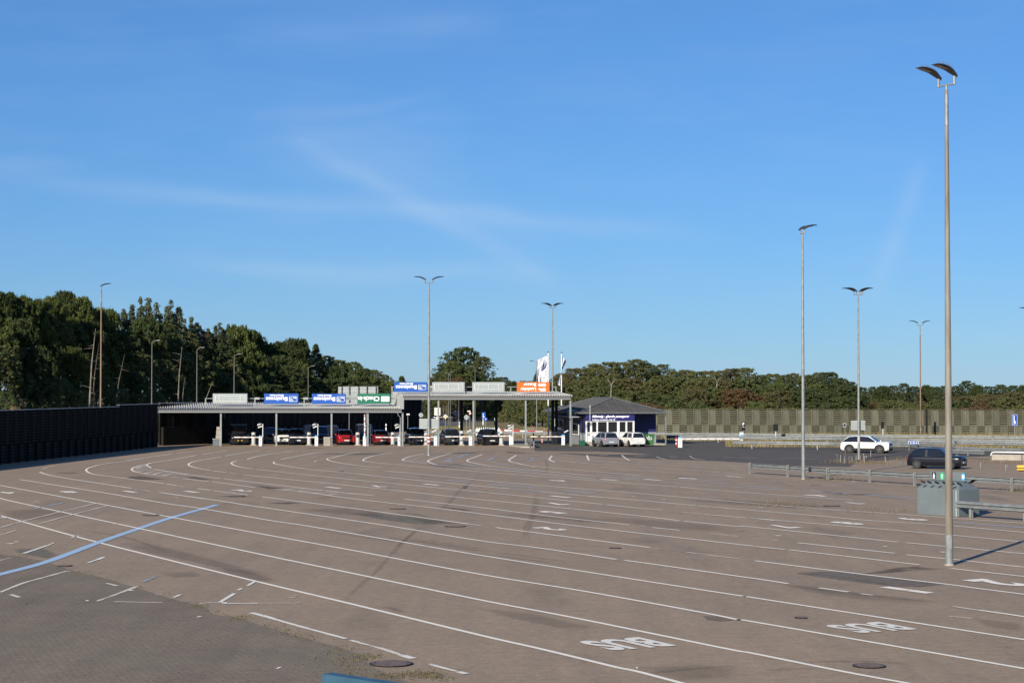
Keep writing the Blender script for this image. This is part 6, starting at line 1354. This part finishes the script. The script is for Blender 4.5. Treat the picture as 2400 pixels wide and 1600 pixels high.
for row, (f0, f1, D0, st) in enumerate(((.62, .86, 258, 34), (.34, .60, 251, 34), (.08, .32, 245, 33))):
    px = 1305 + row * 8
    while px < 2680:
        D = D0 + rt.uniform(-3, 3); top = interp(sk2, px); y = 962 - (962 - top) * rt.uniform(f0, f1)
        pal = ('olive', 'green', 'olive', 'brown', 'green', 'olive') if px < 1860 else ('dark', 'green', 'dark') if px < 2015 else ('brown', 'olive', 'green', 'olive') if px < 2260 else ('brown', 'rust', 'olive', 'brown')
        lf = rt.choice(pal); kd = 'shrub' if row == 2 else 'broad'
        if row == 2 and 1495 < px < 1560: lf = 'rust'
        if row == 1 and (1700 < px < 1790 or 2025 < px < 2060): lf = 'rust'
        if lf == 'green' and kd == 'broad' or True: pass
        tree(px, D, zt(y, D), rt.uniform(3.8, 5.6), kd, lf, lab(kd, lf, ['in the upper middle ', 'in the middle ', 'low behind the fence '][row] + wr_(px)), 'trees and bushes behind the office and the sunlit fence', rt.choice(('bark', 'bark_pale')) if kd == 'broad' else 'bark'); px += st * rt.uniform(.8, 1.2)
def birch(px, y0, y1, D, label):
    a = A(px, y0, D); r = empty('bare_birch', (a.x, a.y, 0), 0, label, 'tree'); z1 = zt(y1, D); zb_ = a.z; mb = MB(); mb.tube([(0, 0, 0), (0, 0, zb_), (.06, 0, zb_ + (z1 - zb_) * .55)], [.12, .10, .075], 8); mb.build('trunk', M['bark_pale'], r)
    f = Vector((.06, 0, zb_ + (z1 - zb_) * .55)); 
    for s in (-1, 1): mb = MB(); mb.tube([f, f + Vector((s * .3, 0, .5)), f + Vector((s * .55, 0, z1 - f.z))], [.06, .045, .02], 6); mb.tube([f + Vector((s * .3, 0, .5)), f + Vector((s * .7, 0, .8))], [.03, .012], 5); mb.build('limb', M['bark_pale'], r)
birch(1432, 922, 886, 240.5, 'bare white forked birch above the office roof ridge'); birch(1680, 905, 888, 252, 'thin pale birch trunk above the left part of the sunlit fence')
# weeds and grass
def tufts(name, spots, n, h, spread, m, seed, zb=.02):
    rg = random.Random(seed); mb = MB()
    for (x, y), k in spots:
        c = G(x, y)
        for _ in range(int(n * k)):
            p = c + Vector((rg.gauss(0, spread), rg.gauss(0, spread * 1.6), 0)); a = rg.uniform(0, 6.28); hh = h * rg.uniform(.3, 1.1); d = Vector((math.cos(a), math.sin(a), 0)); e = Vector((rg.uniform(-.5, .5), rg.uniform(-.5, .5), 1)) * hh
            mb.add([p + d * .012 + Vector((0, 0, zb)), p - d * .012 + Vector((0, 0, zb)), p + e + Vector((0, 0, zb))], [(0, 1, 2)])
    return tag(mb.build(name, m), kind='stuff')
gw = mat('green_weeds', (.13, .115, .05), .8, rgb2=(.06, .06, .025), vscale=4); gd = mat('dry_weeds', (.20, .15, .075), .85, rgb2=(.09, .07, .035), vscale=5)
edge = [((500 + a * .26786, 1180 + b * .26786), k) for a, b, k in ((30, 945, .6), (230, 1000, 2.2), (280, 1012, 1), (480, 1070, .8), (560, 1090, .8), (650, 1120, .7), (700, 1140, .8), (780, 1165, 1), (850, 1188, 1), (1130, 1265, .8), (1060, 1290, .3), (1060, 1320, .3), (1110, 1300, .3), (1180, 1340, .4), (1330, 1345, 2.5), (1380, 1350, 1.5), (1190, 1448, 1.2), (1150, 1378, .5), (1220, 1375, .5), (1060, 1372, .4), (850, 1366, .3), (840, 1385, .3), (1550, 1512, 2), (1650, 1510, 2), (1750, 1505, 2.5), (1850, 1498, 3), (1900, 1510, 3), (1960, 1525, 2.5), (2050, 1545, 1.5), (1450, 1510, 1), (1200, 1500, 1))] + \
       [((a * .26786, 1180 + b * .26786), k) for a, b, k in ((1200, 740, .8), (1640, 880, .8), (1720, 900, 1.4), (1780, 910, 1), (20, 450, 1), (180, 458, 1), (250, 470, .6), (700, 602, .5), (800, 625, .5), (1440, 802, .5), (240, 875, .6), (300, 860, .4), (700, 600, .5), (880, 645, .4))]
tufts('weeds', edge, 26, .055, .15, gw, 3); tufts('dead_leaves', [(a, k * .5) for a, k in edge[:26]], 40, .04, .22, gd, 4)
tufts('island_weeds', [((x, y), 1) for x, y in ((1965, 1083), (1985, 1085), (2005, 1086), (2020, 1084), (2035, 1083), (2045, 1086), (2060, 1087), (2072, 1087), (2115, 1078), (2130, 1077), (2140, 1076), (2395, 1150), (2385, 1152), (1940, 1125), (1983, 1124), (2050, 1198), (2270, 1080), (2300, 1084), (2330, 1084), (2370, 1086), (2395, 1086), (1830, 1183), (1845, 1184))], 90, .30, .8, gd, 5)
rg = random.Random(9)
strip_spots = [((rg.uniform(1560, 2400), 0), 1) for _ in range(1)]
mb = MB()
for _ in range(26000):
    px = rg.uniform(1550, 2450); zone = rg.random(); D = rg.uniform(203, 233) if zone < .6 else rg.uniform(183 - (px - 1700) * .006, 199 - (px - 1560) * .012)
    if px < 1700 and D < 200: continue
    p = Gz(px, D); h = rg.uniform(.12, .5); a = rg.uniform(0, 6.28); d = Vector((math.cos(a), math.sin(a), 0)) * .04; mb.add([p + d, p - d, p + Vector((rg.uniform(-.1, .1), rg.uniform(-.1, .1), h))], [(0, 1, 2)])
for _ in range(9000):
    px = rg.uniform(1000, 1300); D = rg.uniform(216, 275); p = Gz(px, D); h = rg.uniform(.1, .45); a = rg.uniform(0, 6.28); d = Vector((math.cos(a), math.sin(a), 0)) * .04; mb.add([p + d, p - d, p + Vector((rg.uniform(-.1, .1), 0, h))], [(0, 1, 2)])
tag(mb.build('dry_verge_grass', mat('tall_dry_grass', (.30, .22, .11), .9, rgb2=(.14, .13, .055), vscale=.25)), kind='stuff')
# verge bank and sand heap
def mound(name, px, D, rx, ry, h, m, label=None, kind='structure'):
    c = Gz(px, D); mb = MB(); n = 22; rings = 7; vs = [(0, 0, h)]; 
    for i in range(1, rings + 1):
        t = i / rings
        for k in range(n): a = 2 * math.pi * k / n; j = 1 + .12 * math.sin(3 * a + i) + .07 * math.sin(7 * a); vs.append((rx * t * math.cos(a) * j, ry * t * math.sin(a) * j, h * (math.cos(math.pi * t) + 1) / 2 * (1 + .1 * math.sin(5 * a + i)) - (.05 if i == rings else 0)))
    fs = [(0, 1 + k, 1 + (k + 1) % n) for k in range(n)]
    for i in range(rings - 1):
        for k in range(n): fs.append((1 + i * n + k, 1 + (i + 1) * n + k, 1 + (i + 1) * n + (k + 1) % n, 1 + i * n + (k + 1) % n))
    mb.add(vs, fs); o = mb.build(name, m, smooth=True); o.location = c; return tag(o, label, 'mound' if label else None, kind=kind if not label else None)
mound('grass_bank', 1155, 262, 7, 12, .7, M['grass']); mound('grass_bank', 1190, 272, 3.6, 7, .9, M['grass'])
mound('sand_heap', 1250, 252, 1.9, 3, .55, M['sand'], 'low sandy heap behind the guardrail left of the ticket office'); mound('sand_heap', 1272, 246, 1.3, 2, .35, M['sand'], 'smaller sandy heap beside the white flagpole')
tree(40, 170, zt(949, 170), 2.4, 'shrub', 'straw', 'straw-coloured dry bush peeping over the dark fence at the left', 'left wood edge')

# ------------------------------------------------------------------ labels: tell look-alikes apart by their order from the left
ORD = ['leftmost', 'second', 'third', 'fourth', 'fifth', 'sixth', 'seventh', 'eighth', 'ninth', 'tenth']
bpy.context.view_layer.update()
by = {}
for o in sc.objects:
    if o.parent is None and 'label' in o.keys() and o.get('category') in ('tree', 'shrub'): by.setdefault(o['label'], []).append(o)
for lb_, os_ in by.items():
    if len(os_) > 1:
        os_.sort(key=lambda o: o.location.x / o.location.y)
        for i, o in enumerate(os_): o['label'] = (ORD[i] if i < 10 else 'another') + ' ' + lb_
